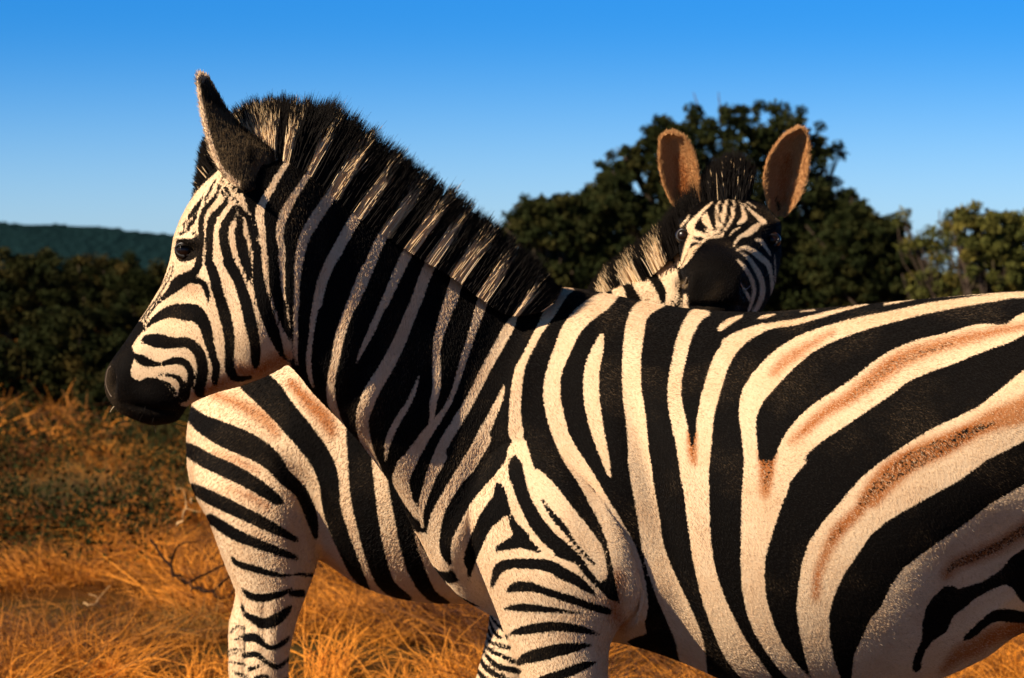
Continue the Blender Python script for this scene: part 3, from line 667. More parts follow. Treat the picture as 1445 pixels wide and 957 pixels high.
tree('broad_tree', 'tall dark round-topped tree directly behind the ears of the zebra that looks at the camera', 'tree', 40, 1060,
     [(1045, 195, 95, 52), (960, 215, 60, 55), (1120, 205, 50, 45), (900, 262, 55, 45), (1010, 275, 110, 80), (1130, 280, 65, 70), (1170, 330, 60, 60), (860, 320, 70, 60), (980, 360, 120, 80), (1110, 370, 100, 80), (880, 228, 36, 30), (845, 290, 60, 36), (1185, 300, 34, 40), (930, 200, 28, 35), (862, 262, 30, 18), (1170, 212, 25, 14), (1010, 420, 160, 60)],
     1700, 70, .034, M_LEAF, 11, trunk_r=.22)
tree('spreading_tree', 'low dark tree between the mane of the front zebra and the tall tree', 'tree', 37, 790,
     [(770, 330, 55, 45), (820, 335, 50, 42), (745, 300, 30, 24), (805, 300, 40, 26), (845, 300, 40, 28), (790, 300, 40, 22), (800, 385, 70, 45), (870, 375, 45, 45), (735, 350, 40, 50)],
     700, 70, .030, M_LEAF, 12, trunk_r=.12)
tree('thorn_tree', 'dark small-leaved tree touching the right side of the tall tree', 'tree', 38, 1230,
     [(1210, 335, 48, 38), (1240, 350, 45, 42), (1190, 370, 60, 50), (1262, 375, 36, 45), (1230, 400, 70, 40), (1207, 306, 25, 22), (1268, 326, 14, 12), (1240, 316, 14, 10)],
     700, 70, .030, M_LEAF, 13, trunk_r=.10)
tree('airy_tree', 'thin grey green tree with sky showing between its twigs', 'tree', 35, 1345,
     [(1310, 350, 28, 30), (1340, 365, 36, 34), (1335, 325, 22, 18), (1290, 345, 22, 14), (1330, 400, 50, 26), (1275, 312, 12, 10)],
     110, 46, .024, M_LEAFG, 14, trunk_r=.028)
tree('sunlit_tree', 'light olive tree with sunlit top at the right edge of the picture', 'tree', 33, 1400,
     [(1380, 330, 40, 34), (1372, 305, 22, 14), (1420, 325, 30, 28), (1450, 340, 38, 42), (1400, 372, 48, 38), (1450, 395, 55, 34), (1400, 350, 45, 30), (1350, 312, 18, 14), (1500, 350, 50, 50)],
     300, 120, .024, M_LEAFG, 15, trunk_r=.05)
for i, (bx, Y, lob, lab) in enumerate([
    (30, 30, [(20, 392, 60, 36), (60, 405, 60, 48), (-20, 415, 60, 60), (40, 460, 90, 60), (10, 520, 90, 45)], 'dark rounded shrub at the left edge below the hill'),
    (135, 34, [(120, 388, 45, 28), (160, 396, 45, 35), (110, 410, 60, 45), (150, 440, 70, 55), (130, 490, 80, 40)], 'dark shrub rising second from the left below the hill'),
    (215, 31, [(200, 400, 40, 28), (240, 412, 50, 40), (190, 440, 55, 45), (230, 480, 70, 50), (200, 520, 70, 35)], 'olive shrub directly behind the nose of the front zebra'),
    (90, 26, [(85, 470, 50, 34), (60, 500, 50, 36), (130, 510, 60, 40), (95, 540, 80, 34)], 'low green shrub in front of the two dark shrubs on the left'),
    (200, 24.5, [(205, 530, 50, 28), (170, 555, 60, 28), (240, 560, 50, 30)], 'low scrubby shrub beneath the muzzle of the front zebra'),
    (-30, 25, [(-10, 520, 40, 34), (-40, 540, 60, 40), (25, 560, 40, 20)], 'low leafy shrub cut by the left edge of the picture'),
    (330, 33, [(330, 390, 70, 40), (330, 450, 90, 60), (300, 500, 80, 40)], 'shrub hidden behind the head of the front zebra')]):
    tree('shrub', lab, 'shrub', Y, bx, lob, 260, 130, .021, M_LEAFB, 30 + i, 'shrubs in the scrub on the left', trunk_r=.05)

def far_bush():
    """the thicket beyond the shrubs, one mass"""
    rng = np.random.default_rng(5); n = 2600
    Y = rng.uniform(48, 160, n); px = rng.uniform(-1800, 4200, n)
    X = (px - HX) / F * Y; H = rng.uniform(.4, 1.0, n) * (CAMZ + np.interp(px, [-400, 0, 250, 700, 1500], [40, 42, 26, 14, 8]) / F * Y)
    C = np.stack([X, Y, H * rng.uniform(.1, 1, n)], -1)
    o = leaves(rng, C, rng.uniform(.3, .6, n), 60, .09, 'far_thicket', M_LEAFB, None)
    tag(o, 'dark thicket of bush running along the foot of the hill', 'thicket', kind='stuff')
far_bush()

# ------------------------------------------------------------------ strands (hair and grass) as curves
def strands(name, pos, radius, attrs, mat, parent=None):
    """pos (n,k,3); radius (n,k)"""
    n, k, _ = pos.shape
    hc = bpy.data.hair_curves.new(name)
    hc.add_curves([k] * n)
    hc.attributes['position'].data.foreach_set('vector', pos.astype(np.float32).ravel()) if 'position' in hc.attributes else None
    ra = hc.attributes.get('radius') or hc.attributes.new('radius', 'FLOAT', 'POINT')
    ra.data.foreach_set('value', radius.astype(np.float32).ravel())
    for a, v in attrs.items(): fattr(hc, a, v, 'CURVE')
    return link(name, hc, mat, parent)

def unit(v): return v / (np.linalg.norm(v, axis=-1, keepdims=True) + 1e-9)

def surface_points(me, n, rng, weight=None):
    me.calc_loop_triangles()
    T = np.empty(len(me.loop_triangles) * 3, np.int32); me.loop_triangles.foreach_get('vertices', T); T = T.reshape(-1, 3)
    V, Nn = verts(me), vnormals(me)
    A = .5 * np.linalg.norm(np.cross(V[T[:, 1]] - V[T[:, 0]], V[T[:, 2]] - V[T[:, 0]]), axis=1)
    if weight is not None: A = A * weight(V[T].mean(1), unit(Nn[T].mean(1)))
    t = rng.choice(len(T), n, p=A / A.sum())
    a, b = rng.random(n), rng.random(n); f = a + b > 1; a[f], b[f] = 1 - a[f], 1 - b[f]
    w = np.stack([1 - a - b, a, b], -1)[..., None]
    return (V[T[t]] * w).sum(1), unit((Nn[T[t]] * w).sum(1))

def project(V):
    return HX + V[:, 0] / V[:, 1] * F, HY - (V[:, 2] - CAMZ) / V[:, 1] * F

def paint(data, pat, V, fold, domain='POINT'):
    Q = V.copy()
    if fold is not None: Q[:, 1] = fold(V)
    px, py = project(Q)
    sd, ti, gr = pat.sample(px, py)
    for a, v in (('sd', sd), ('tint', ti), ('grey', gr)): fattr(data, a, v, domain)
    return sd, ti, gr, px, py

def fur(name, me, pat, fold, flow, n, length, rad, parent, seed, skip=None):
    rng = np.random.default_rng(seed)
    # full coat on the flank that faces the picture and along the outline, thinner on the other flank
    p, nn = surface_points(me, n, rng, lambda c, q: np.where(q[:, 1] < .35, 1.0, .22) * (c[:, 2] > .45))
    if skip is not None:
        k = ~skip(p); p, nn = p[k], nn[k]
    px, py = project(p)
    f = flow(px, py, p)
    f = f - (f * nn).sum(1, keepdims=True) * nn; f = unit(f)
    L = length(px, py)[:, None] * rng.uniform(.6, 1.3, (len(p), 1))
    j = rng.normal(0, .10, (len(p), 3))
    m1 = p + unit(f + .18 * nn + j) * L * .5
    m2 = m1 + unit(f + .06 * nn + j * 1.3) * L * .5
    pos = np.stack([p - nn * .0008, m1, m2], 1)
    r = np.array([1, .75, .25])[None] * rad * rng.uniform(.7, 1.3, (len(p), 1))
    Q = m1.copy()
    if fold is not None: Q[:, 1] = fold(m1)
    sd, ti, gr = pat.sample(*project(Q))
    o = strands(name, pos, r, {'sd': sd, 'tint': ti, 'grey': gr, 'rnd': rng.random(len(p))}, M_FUR, parent)
    return o

def bumps(me, items, mid, sgn_both=True):
    """items: (px, py, rx, ry, angle deg, amplitude m)"""
    V, Nn = verts(me), vnormals(me)
    m = mid(V); Q = V.copy(); Q[:, 1] = np.minimum(V[:, 1], 2 * m - V[:, 1])
    px, py = project(Q); side = np.clip(np.abs(Nn[:, 1]) * 1.6 - .15, 0, 1)
    d = np.zeros(len(V))
    for x, y, rx, ry, an, am in items:
        a = math.radians(an); u = (px - x) * math.cos(a) + (py - y) * math.sin(a); v = -(px - x) * math.sin(a) + (py - y) * math.cos(a)
        d += am * np.exp(-(u / rx) ** 2 - (v / ry) ** 2)
    setverts(me, V + Nn * (d * side)[:, None])

# ------------------------------------------------------------------ the zebra in front
MIDX = [0, 150, 260, 350, 420, 480, 550, 620, 700, 800, 900, 3000]
MIDY = [4.79, 4.79, 4.72, 4.66, 4.69, 4.735, 4.79, 4.845, 4.90, 4.96, 5.0, 5.0]
def mid_front(V):
    px, _ = project(V); return np.interp(px, MIDX, MIDY)
def fold_front(V):
    px, py = project(V); m = np.interp(px, MIDX, MIDY)
    y = np.minimum(V[:, 1], 2 * m - V[:, 1])
    leg = (py > 900) & (V[:, 1] > 5.0) & (px < 1300)
    return np.where(leg, V[:, 1], y)

ZF = empty('zebra', P(1100, 478, 5.0) * [1, 1, 0])
tag(ZF, 'zebra in front, standing side on, head turned to the left', 'zebra', 'zebras')
acc = Acc()
acc.add(loft([  # trunk: rump to chest
    (1712, 600, 1715, 720, 5.0, .06, 0), (1680, 500, 1695, 820, 5.0, .17, 0), (1610, 440, 1640, 900, 5.0, .24, 0), (1530, 416, 1540, 905, 5.0, .27, 0), (1445, 412, 1445, 890, 5.0, .285, .0),
    (1380, 416, 1382, 928, 5.0, .295, 0), (1310, 422, 1315, 958, 5.0, .305, 0), (1230, 429, 1235, 982, 5.0, .315, 0), (1150, 436, 1150, 988, 5.0, .315, 0),
    (1060, 441, 1050, 970, 5.0, .30, 0), (980, 437, 965, 934, 5.0, .275, 0), (905, 425, 885, 908, 5.0, .25, 0), (825, 409, 790, 895, 5.0, .225, .0),
    (760, 407, 705, 872, 5.0, .20, 0), (705, 420, 642, 834, 4.99, .18, 0), (660, 470, 600, 778, 4.97, .155, 0), (610, 540, 575, 720, 4.94, .10, 0)], n=64, p=.98))
acc.add(loft([  # neck: withers to throat
    (800, 415, 700, 868, 5.0, .17, .0), (750, 420, 642, 834, 4.955, .15, .15), (692, 404, 588, 752, 4.905, .125, .28), (622, 358, 552, 682, 4.848, .112, .34), (552, 310, 498, 612, 4.79, .104, .32),
    (480, 262, 444, 556, 4.737, .098, .28), (428, 234, 412, 518, 4.697, .093, .15), (385, 222, 350, 470, 4.675, .085, .1), (350, 240, 310, 420, 4.67, .06, 0)], n=56))
acc.add(loft([  # head: poll to lips
    (335, 215, 405, 245, 4.67, .045, 0), (300, 240, 415, 330, 4.675, .078, -.1), (262, 296, 418, 425, 4.685, .092, .05), (246, 335, 417, 480, 4.695, .097, .12), (241, 365, 404, 514, 4.705, .094, .15),
    (229, 400, 350, 541, 4.72, .076, .15), (210, 433, 308, 553, 4.74, .064, .12), (193, 458, 280, 564, 4.755, .055, .06), (176, 484, 263, 574, 4.77, .052, 0), (160, 506, 258, 584, 4.78, .053, -.05),
    (149, 528, 250, 594, 4.79, .052, -.05), (150, 556, 232, 599, 4.795, .045, 0), (166, 580, 212, 600, 4.80, .030, 0)], n=56, p=.86))
def leg(rows, n=32): acc.add(loft(rows, n=n, p=.95))
def vleg(rows):   # (py, xleft, xright, Y, halfwidth)
    return [(a, y, b, y, Y, h, 0) for y, a, b, Y, h in rows]
leg(vleg([(560, 700, 820, 4.93, .06), (620, 668, 850, 4.90, .10), (690, 650, 890, 4.875, .125), (760, 662, 905, 4.86, .128), (815, 682, 908, 4.85, .118), (860, 700, 892, 4.85, .10), (905, 716, 862, 4.85, .082), (960, 735, 857, 4.85, .072),
          (1030, 752, 850, 4.85, .062), (1100, 765, 842, 4.85, .052), (1150, 763, 840, 4.85, .052), (1195, 772, 830, 4.85, .042), (1300, 780, 820, 4.85, .032), (1370, 777, 824, 4.85, .036), (1420, 766, 816, 4.85, .034), (1440, 762, 814, 4.85, .036)]))
leg(vleg([(780, 690, 860, 5.14, .09), (850, 692, 820, 5.15, .085), (900, 687, 790, 5.15, .075), (957, 672, 765, 5.15, .065), (1050, 652, 728, 5.15, .055), (1110, 640, 712, 5.15, .05), (1160, 638, 695, 5.15, .042),
          (1280, 636, 676, 5.15, .032), (1330, 630, 676, 5.15, .036), (1370, 618, 668, 5.15, .034), (1385, 612, 664, 5.15, .036)]))
for Y in (4.84, 5.16):
    e = 0 if Y < 5 else -60
    leg(vleg([(640, 1500, 1700, Y + (.06 if Y < 5 else -.06), .12), (760, 1478, 1712, Y, .13), (850, 1482, 1700, Y, .115), (930, 1505, 1688, Y, .095), (1010, 1545, 1682, Y, .07), (1070, 1585, 1690, Y, .055), (1130, 1612, 1700, Y, .05),
              (1190, 1622, 1684, Y, .042), (1310, 1625, 1668, Y, .034), (1370 + e / 2, 1620, 1668, Y, .037), (1430 + e, 1604, 1655, Y, .036), (1446 + e, 1600, 1652, Y, .038)]))
body = weld(acc, 'body', .0062, 5)
bumps(body, [
    (700, 640, 60, 130, 20, .016), (800, 700, 45, 110, -25, .020), (870, 770, 26, 90, -14, .022), (925, 700, 22, 120, -16, -.022), (905, 850, 30, 34, 0, .02), (872, 880, 10, 50, 0, -.012),
    (640, 760, 22, 60, 15, .012), (655, 690, 12, 90, 22, -.006), (735, 520, 26, 90, 22, .010), (1000, 640, 150, 150, 0, .006), (1430, 800, 130, 80, -40, -.045), (1440, 560, 120, 60, -10, .02), (1330, 470, 90, 26, -6, .006),
    (485, 500, 16, 60, 12, .012), (520, 560, 18, 50, 20, .014), (455, 420, 12, 90, 12, -.006), (575, 470, 22, 110, 24, -.008), (660, 470, 24, 70, 26, .006), (610, 560, 16, 50, 24, .006),
    # face: cheek, crest above it, hollow before the cheek, temple, nostril, lips, chin groove
    (365, 455, 38, 60, 10, .014), (300, 400, 34, 10, 48, .007), (262, 420, 22, 28, 30, -.007), (240, 470, 40, 10, 40, .004), (300, 305, 14, 26, 0, -.006), (262, 338, 22, 8, 10, .010), (262, 352, 15, 10, 5, -.008),
    (330, 500, 10, 40, -35, -.005), (172, 530, 16, 24, 0, .008), (160, 540, 6, 17, 8, -.012), (210, 560, 34, 12, 20, .006), (215, 578, 40, 3.5, 12, -.006), (200, 495, 14, 18, 0, .005), (395, 430, 8, 60, 3, -.009)], mid_front)
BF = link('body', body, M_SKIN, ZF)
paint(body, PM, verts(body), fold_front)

def lerp(a, b, t): return a + (b - a) * t
def flow_front(px, py, p):
    f = np.zeros((len(px), 3)); f[:, 0] = .75; f[:, 2] = -.65
    neck = smoothstep(760, 640, px)[:, None] * smoothstep(860, 700, py)[:, None]
    f = lerp(f, np.array([-.35, 0, -.95]), neck)
    head = smoothstep(430, 395, px)[:, None]
    f = lerp(f, np.array([.12, 0, -1.]), head)
    legs = smoothstep(780, 880, py)[:, None] * smoothstep(960, 880, px)[:, None]
    f = lerp(f, np.array([.1, 0, -1.]), legs)
    f[:, 0] += .18 * np.sin(px * .021 + py * .013) ; f[:, 2] += .15 * np.sin(px * .017 - py * .019 + 2)
    return f
def len_front(px, py):
    return np.interp(px, [0, 200, 330, 420, 700, 2000], [.0022, .0026, .004, .0058, .0055, .0055]) * np.interp(py, [0, 880, 960, 2000], [1, 1, .8, .8])
NF = 560000
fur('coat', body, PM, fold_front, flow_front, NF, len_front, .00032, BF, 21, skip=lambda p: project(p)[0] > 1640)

# ------------------------------------------------------------------ mane
def mane(name, path, Yf, n, parent, seed, wide, rad, pat=None, white=None):
    """path rows: root px, py, tip direction degrees from up, length px"""
    rng = np.random.default_rng(seed)
    R = crom(path, 12); t = rng.uniform(0, len(R) - 1.001, n); i = t.astype(int); f = (t - i)[:, None]
    q = R[i] * (1 - f) + R[i + 1] * f
    # tufts: neighbouring hairs lean together
    ntuft = 150; tid = (t / (len(R)) * ntuft).astype(int); tj = rng.normal(0, 1, (ntuft + 1, 3))
    off = rng.normal(0, 1, n) * .5
    dz = 20 * rng.random(n) ** 1.6 * (wide < .02); side = np.where(rng.random(n) < .72, -1., 1.)
    Y = Yf(q[:, 0]) + side * .09 * np.sqrt(2 * dz / 150) * .9 + np.clip(rng.normal(0, wide * .6, n), -wide, wide)
    rx, ry = q[:, 0] - dz * .5, q[:, 1] + dz + 2
    ang = np.radians(q[:, 2] + tj[tid, 0] * .8 + rng.normal(0, 1.0, n)); Ln = q[:, 3] * (1 + tj[tid, 1] * .035) * rng.uniform(.72, 1.0, n)
    k = (Y / F)[:, None]
    root = PV(rx, ry, Y)
    d = np.stack([np.sin(ang), rng.normal(0, .05, n) - side * .10 * (dz / 15) - .04, np.cos(ang)], -1)
    bend = np.stack([rng.normal(0, .04, n) + tj[tid, 2] * .03, rng.normal(0, .04, n), rng.normal(0, .04, n)], -1)
    L = Ln[:, None] * k
    pos = np.stack([root, root + d * L * .35, root + d * L * .7 + bend * L * .5, root + d * L + bend * L], 1)
    r = np.array([1., .9, .7, .2])[None] * rad * rng.uniform(.7, 1.3, (n, 1))
    if pat is not None:
        sd, _, _ = pat.sample(q[:, 0] - 2 + rng.normal(0, .7, n), q[:, 1] + 6)
        wv = (sd + rng.normal(0, .5, n) < 1.4).astype(float)
    else: wv = white(q[:, 0], q[:, 1], rng)
    return strands(name, pos, r, {'white': wv * 2.7, 'rnd': rng.random(n)}, M_MANE, parent)

MP = [(352, 226, -38, 66), (372, 214, -30, 78), (388, 212, -12, 82), (403, 214, 4, 82), (422, 227, 18, 98), (444, 240, 28, 106), (478, 262, 33, 100), (514, 287, 35, 98), (553, 312, 36, 94), (583, 332, 36, 92), (620, 354, 36, 88),
      (653, 374, 35, 82), (690, 402, 34, 78), (722, 422, 34, 74), (748, 424, 40, 48), (775, 418, 55, 26)]
yf = lambda px: np.interp(px, [350, 420, 480, 550, 620, 700, 800], [4.70, 4.713, 4.745, 4.785, 4.825, 4.87, 4.92])
mane('mane', MP, yf, 56000, ZF, 5, .012, .00046, pat=PM)
# tuft between the ears, seen in front of the near ear
mane('forelock', [(296, 272, -60, 22), (300, 250, -50, 26), (306, 228, -38, 34), (314, 212, -30, 40), (326, 205, -22, 46)], lambda x: 4.70 + 0 * x, 3500, ZF, 6, .012, .0005, white=lambda x, y, r: (r.random(len(x)) < .12).astype(float))

# ------------------------------------------------------------------ ears and eyes
def ear(parent, left, right, Y, bulge, pat, name='ear', yslope=0., thick=.005, mats=None, hair=2500, edge=1., fold=None, seed=1, rootY=0.):
    """left, right: outline rows (px, py) from root to tip; bulge > 0 swells towards the picture, < 0 hollows it"""
    A = crom(np.array(left, float), 6); B = crom(np.array(right, float), 6); m = len(A); nv = 17
    v = np.linspace(-1, 1, nv); u = np.linspace(0, 1, m)
    px = A[:, None, 0] * (1 - v) / 2 + B[:, None, 0] * (1 + v) / 2; py = A[:, None, 1] * (1 - v) / 2 + B[:, None, 1] * (1 + v) / 2
    YY = Y - bulge * (1 - v[None] ** 2) * np.sin(np.clip(u, 0.12, .93) * np.pi)[:, None] ** .5 - yslope * v[None] * (1 - u[:, None] * .6) + rootY * (1 - u[:, None]) ** 2
    front = np.stack([(px - HX) / F * YY, YY, CAMZ - (py - HY) / F * YY], -1)
    gu = np.gradient(front, axis=0); gv = np.gradient(front, axis=1); nn = unit(np.cross(gu, gv))
    nn[nn[..., 1] < 0] *= -1
    back = front + nn * thick * (1 - .7 * np.abs(v[None, :, None]) ** 4)
    rings = np.concatenate([front, back[:, ::-1]], 1)
    me = np_mesh(name, *grid_mesh(rings))
    V = verts(me); paint(me, pat, V, None)
    mats = mats or (M_SKIN, M_FUR)
    o = link(name, me, mats[0], parent)
    rng = np.random.default_rng(seed)
    if hair:
        p, q = surface_points(me, hair * 3, rng)
        ux, uy = project(p)
        tipd = unit(front[-1].mean(0) - front[0].mean(0))
        inner = rng.normal(0, .25, (len(p), 3))
        f = unit(tipd + inner); L = rng.uniform(.004, .010, (len(p), 1)) * edge
        pos = np.stack([p, p + unit(f + .5 * q) * L * .5, p + unit(f + .5 * q) * L * .5 + unit(f + .2 * q) * L * .5], 1)
        sd, ti, gr = pat.sample(ux, uy)
        strands('ear_hair', pos, np.array([1, .7, .2])[None] * .0004 * np.ones((len(p), 1)), {'sd': sd, 'tint': ti, 'grey': gr, 'rnd': rng.random(len(p))}, mats[1], o)
    return o
EL = [(345, 270), (318, 250), (303, 228), (293, 200), (286, 172), (281, 142), (278, 114), (283, 105)]
ER = [(372, 266), (387, 238), (384, 212), (348, 184), (322, 158), (304, 130), (292, 110), (287, 105)]
ear(ZF, EL, ER, 4.62, .016, PE, yslope=-.045, seed=41, rootY=-.01)
sh = lambda r: [(x * .97 + 12, y * .97 + 9) for x, y in r]
ear(ZF, sh(EL), sh(ER), 4.73, -.028, PE, yslope=.03, seed=42)

def eye(parent, c, r, look, lash=None):
    import bmesh
    bm = bmesh.new(); bmesh.ops.create_uvsphere(bm, u_segments=24, v_segments=16, radius=r)
    for v_ in bm.verts: v_.co = Vector(v_.co) + Vector(c)
    me = bpy.data.meshes.new('eye'); bm.to_mesh(me); bm.free()
    for p_ in me.polygons: p_.use_smooth = True
    return link('eye', me, M_EYE, parent)
def surf_y(me, px, py, back=False):
    V = verts(me); x, y = project(V); k = (np.abs(x - px) < 5) & (np.abs(y - py) < 5)
    return V[k, 1].min() if k.any() else 4.7
ye = surf_y(body, 262, 353)
def rim(parent, cx, cy, rx, ry, Y, name='eyelid', r=.0028, tilt=0.):
    t = np.linspace(0, 2 * np.pi, 28)
    a = math.radians(tilt); ex, ey = rx * np.cos(t), ry * np.sin(t) * (1 - .25 * np.cos(t))
    pts = PV(cx + ex * math.cos(a) - ey * math.sin(a), cy + ex * math.sin(a) + ey * math.cos(a), Y + .004 * np.cos(t) ** 2)
    acc = Acc(); acc.add(tube(pts, np.full(28, r), 8)); return link(name, acc.mesh(name), M_LID, parent)
eye(ZF, P(262, 353, ye + .0135), .0185, None)
rim(ZF, 262, 353, 13.5, 8.5, ye - .001, tilt=8)
ys = 2 * 4.70 - ye
eye(ZF, P(262, 353, ys - .0135), .0185, None)
# nostril rim on the leading edge of the muzzle, and the near nostril
def nostril(parent, pts, r, mat): 
    a = Acc(); q = crom(np.array(pts), 5); a.add(tube(q, np.full(len(q), r), 8)); return link('nostril_rim', a.mesh('nostril_rim'), mat, parent)
M_NOSE = simple('bright_nostril_rim', (0.10, 0.07, 0.045), .55, .4)
def on_body(x, y, d=.0):
    V = verts(body); a_, b_ = project(V); k = np.argmin((a_ - x) ** 2 + (b_ - y) ** 2 + ((V[:, 1] - 4.53) * 60) ** 2)
    return V[k] + vnormals(body)[k] * d
nostril(ZF, [on_body(x, y) for x, y in ((155, 517), (150, 523), (147, 534), (148, 546), (153, 557), (157, 562))], .0013, M_NOSE)

def whiskers(parent, me, spots, n, L, seed):
    rng = np.random.default_rng(seed); V = verts(me); Nn = vnormals(me); a_, b_ = project(V)
    k = np.zeros(len(V), bool)
    for x, y, r in spots: k |= ((a_ - x) ** 2 + (b_ - y) ** 2 < r * r)
    i = rng.choice(np.nonzero(k)[0], n); p, q = V[i], Nn[i]
    d = unit(q + rng.normal(0, .25, (n, 3)) + np.array([-.15, 0, -.35])); l = L * rng.uniform(.4, 1.2, (n, 1))
    pos = np.stack([p, p + d * l * .5, p + d * l + np.array([0, 0, -.25]) * l], 1)
    strands('whiskers', pos, np.array([1, .8, .3])[None] * .0004 * np.ones((n, 1)), {'white': (rng.random(n) < .2) * 3., 'rnd': rng.random(n)}, M_MANE, parent)
whiskers(ZF, body, [(170, 560, 22), (200, 590, 25), (165, 520, 14), (235, 590, 14)], 34, .012, 77)
def lashes(parent, cx, cy, Y, seed, w=11):
    rng = np.random.default_rng(seed); n = 60; t = rng.uniform(-1, 1, n)
    p = PV(cx + w * t, cy - 7 + 4 * t * t, Y); d = np.stack([t * .5 - .5, np.full(n, -.7), rng.uniform(-.35, -.05, n)], -1)
    strands('eyelashes', np.stack([p, p + unit(d) * .006, p + unit(d) * .012 + np.array([0, 0, .001])], 1), np.array([1, .8, .3])[None] * .0004 * np.ones((n, 1)), {'white': np.zeros(n), 'rnd': rng.random(n)}, M_MANE, parent)
lashes(ZF, 262, 353, ye - .002, 78)

# hooves of the front zebra
def hoof(parent, pxl, pxr, pyt, Y, hw):
    zt = CAMZ - (pyt - HY) / F * Y; x0, x1 = (pxl - HX) / F * Y, (pxr - HX) / F * Y
    rings = []
    th = np.linspace(0, 2 * np.pi, 28, endpoint=False)
    for t in np.linspace(0, 1, 6):
        z = zt + .01 - (zt + .01) * t; cx = (x0 + x1) / 2 - .022 * t; rx = (x1 - x0) / 2 * (1 + .28 * t)
        rings.append(np.stack([cx + rx * np.cos(th), Y + (hw * (1 + .2 * t)) * np.sin(th), z + 0 * th], -1))
    me = np_mesh('hoof', *grid_mesh(np.array(rings))); return link('hoof', me, M_HOOF, parent)
for a in ((762, 814, 1440, 4.85, .036), (612, 664, 1385, 5.15, .036), (1600, 1652, 1446, 4.84, .038), (1600, 1652, 1386, 5.16, .038)): hoof(ZF, *a)
def tail(parent, px, py, Y, seed):
    a = Acc(); pts = crom(np.array([P(px, py, Y), P(px + 28, py + 50, Y), P(px + 40, py + 150, Y), P(px + 38, py + 300, Y)]), 6)
    a.add(tube(pts, np.linspace(.028, .008, len(pts)), 10)); me = a.mesh('tail')
    o = link('tail', me, M_SKIN, parent); fattr(me, 'sd', 6 * np.sin(verts(me)[:, 2] * 90)); fattr(me, 'tint', np.zeros(len(me.vertices))); fattr(me, 'grey', np.zeros(len(me.vertices)))
    rng = np.random.default_rng(seed); n = 900; s = pts[-7] + rng.normal(0, .006, (n, 3))
    e = s + np.stack([rng.normal(0, .03, n), rng.normal(0, .03, n), -rng.uniform(.2, .45, n)], -1)
    strands('tail_tuft', np.stack([s, (s + e) / 2 + rng.normal(0, .01, (n, 3)), e], 1), np.array([1, .9, .3])[None] * .0007 * np.ones((n, 1)), {'white': np.zeros(n), 'rnd': rng.random(n)}, M_MANE, o)
tail(ZF, 1700, 560, 5.0, 3)

# ------------------------------------------------------------------ the zebra behind
ZB = empty('zebra', P(600, 478, 6.0) * [1, 1, 0])
tag(ZB, 'zebra behind, rump to the left, face looking at the camera over the front zebra back', 'zebra', 'zebras')
acc = Acc()
acc.add(loft([  # rump to chest, x grows towards the chest
    (272, 580, 268, 640, 6.0, .08, 0), (284, 545, 276, 690, 6.0, .15, 0), (318, 512, 310, 742, 6.0, .205, 0), (365, 480, 385, 772, 6.0, .24, 0), (430, 455, 452, 788, 6.0, .26, 0),
    (500, 447, 506, 822, 6.0, .275, 0), (560, 445, 562, 842, 6.0, .285, 0), (630, 445, 632, 850, 6.0, .28, 0), (710, 447, 712, 846, 6.0, .26, 0), (790, 442, 800, 830, 6.0, .23, 0),
    (850, 420, 860, 790, 6.0, .20, 0), (890, 440, 920, 720, 6.0, .15, 0), (930, 500, 960, 660, 6.0, .08, 0)], n=56, p=.9))
acc.add(loft([(830, 425, 860, 780, 6.0, .17, 0), (868, 405, 905, 700, 6.0, .14, .1), (905, 388, 950, 620, 6.02, .11, .15), (940, 368, 1000, 560, 6.04, .10, .15), (975, 335, 1045, 510, 6.05, .09, .1), (1005, 310, 1072, 450, 6.05, .085, 0), (1030, 300, 1085, 400, 6.03, .06, 0)], n=44))
def ringfront(rows, n=48, p=.92):   # head pointing at the camera: rings across x and z, marching towards it
    R = crom(rows, 5); th = np.linspace(0, 2 * np.pi, n, endpoint=False); c, s = np.cos(th), np.sin(th)
    c = np.sign(c) * abs(c) ** p; s = np.sign(s) * abs(s) ** p
    rings = []
    for px, py, Y, rx, rt, rb, lean in R:
        C = P(px, py, Y); k = Y / F; dz = np.where(s > 0, rt, rb) * s * k
        rings.append(np.stack([C[0] + rx * k * c * (1 - .18 * np.clip(-s, 0, 1)), Y + lean * dz, C[2] + dz], -1))
    return grid_mesh(np.array(rings))
acc.add(ringfront([(1038, 318, 6.08, 30, 18, 40, .3), (1036, 325, 6.03, 52, 40, 80, .4), (1034, 330, 5.97, 66, 54, 110, .5), (1031, 337, 5.91, 73, 58, 116, .55), (1030, 347, 5.85, 72, 60, 116, .6), (1026, 360, 5.78, 62, 58, 98, .6),
                   (1020, 374, 5.71, 55, 54, 74, .6), (1015, 386, 5.64, 50, 50, 62, .55), (1011, 394, 5.58, 49, 50, 56, .45), (1008, 400, 5.52, 50, 50, 54, .3), (1006, 404, 5.47, 47, 46, 48, .2), (1005, 408, 5.435, 34, 34, 34, 0), (1005, 410, 5.425, 12, 12, 12, 0)]))
leg(vleg([(600, 275, 420, 5.90, .10), (680, 274, 455, 5.86, .13), (740, 298, 452, 5.85, .125), (790, 316, 448, 5.85, .105), (830, 332, 435, 5.85, .085), (870, 344, 420, 5.85, .07), (920, 346, 408, 5.85, .058), (960, 345, 406, 5.85, .052),
          (1010, 342, 398, 5.85, .045), (1100, 350, 388, 5.85, .034), (1180, 350, 386, 5.85, .034), (1215, 345, 386, 5.85, .038), (1255, 352, 396, 5.85, .036), (1270, 354, 400, 5.85, .038)]))
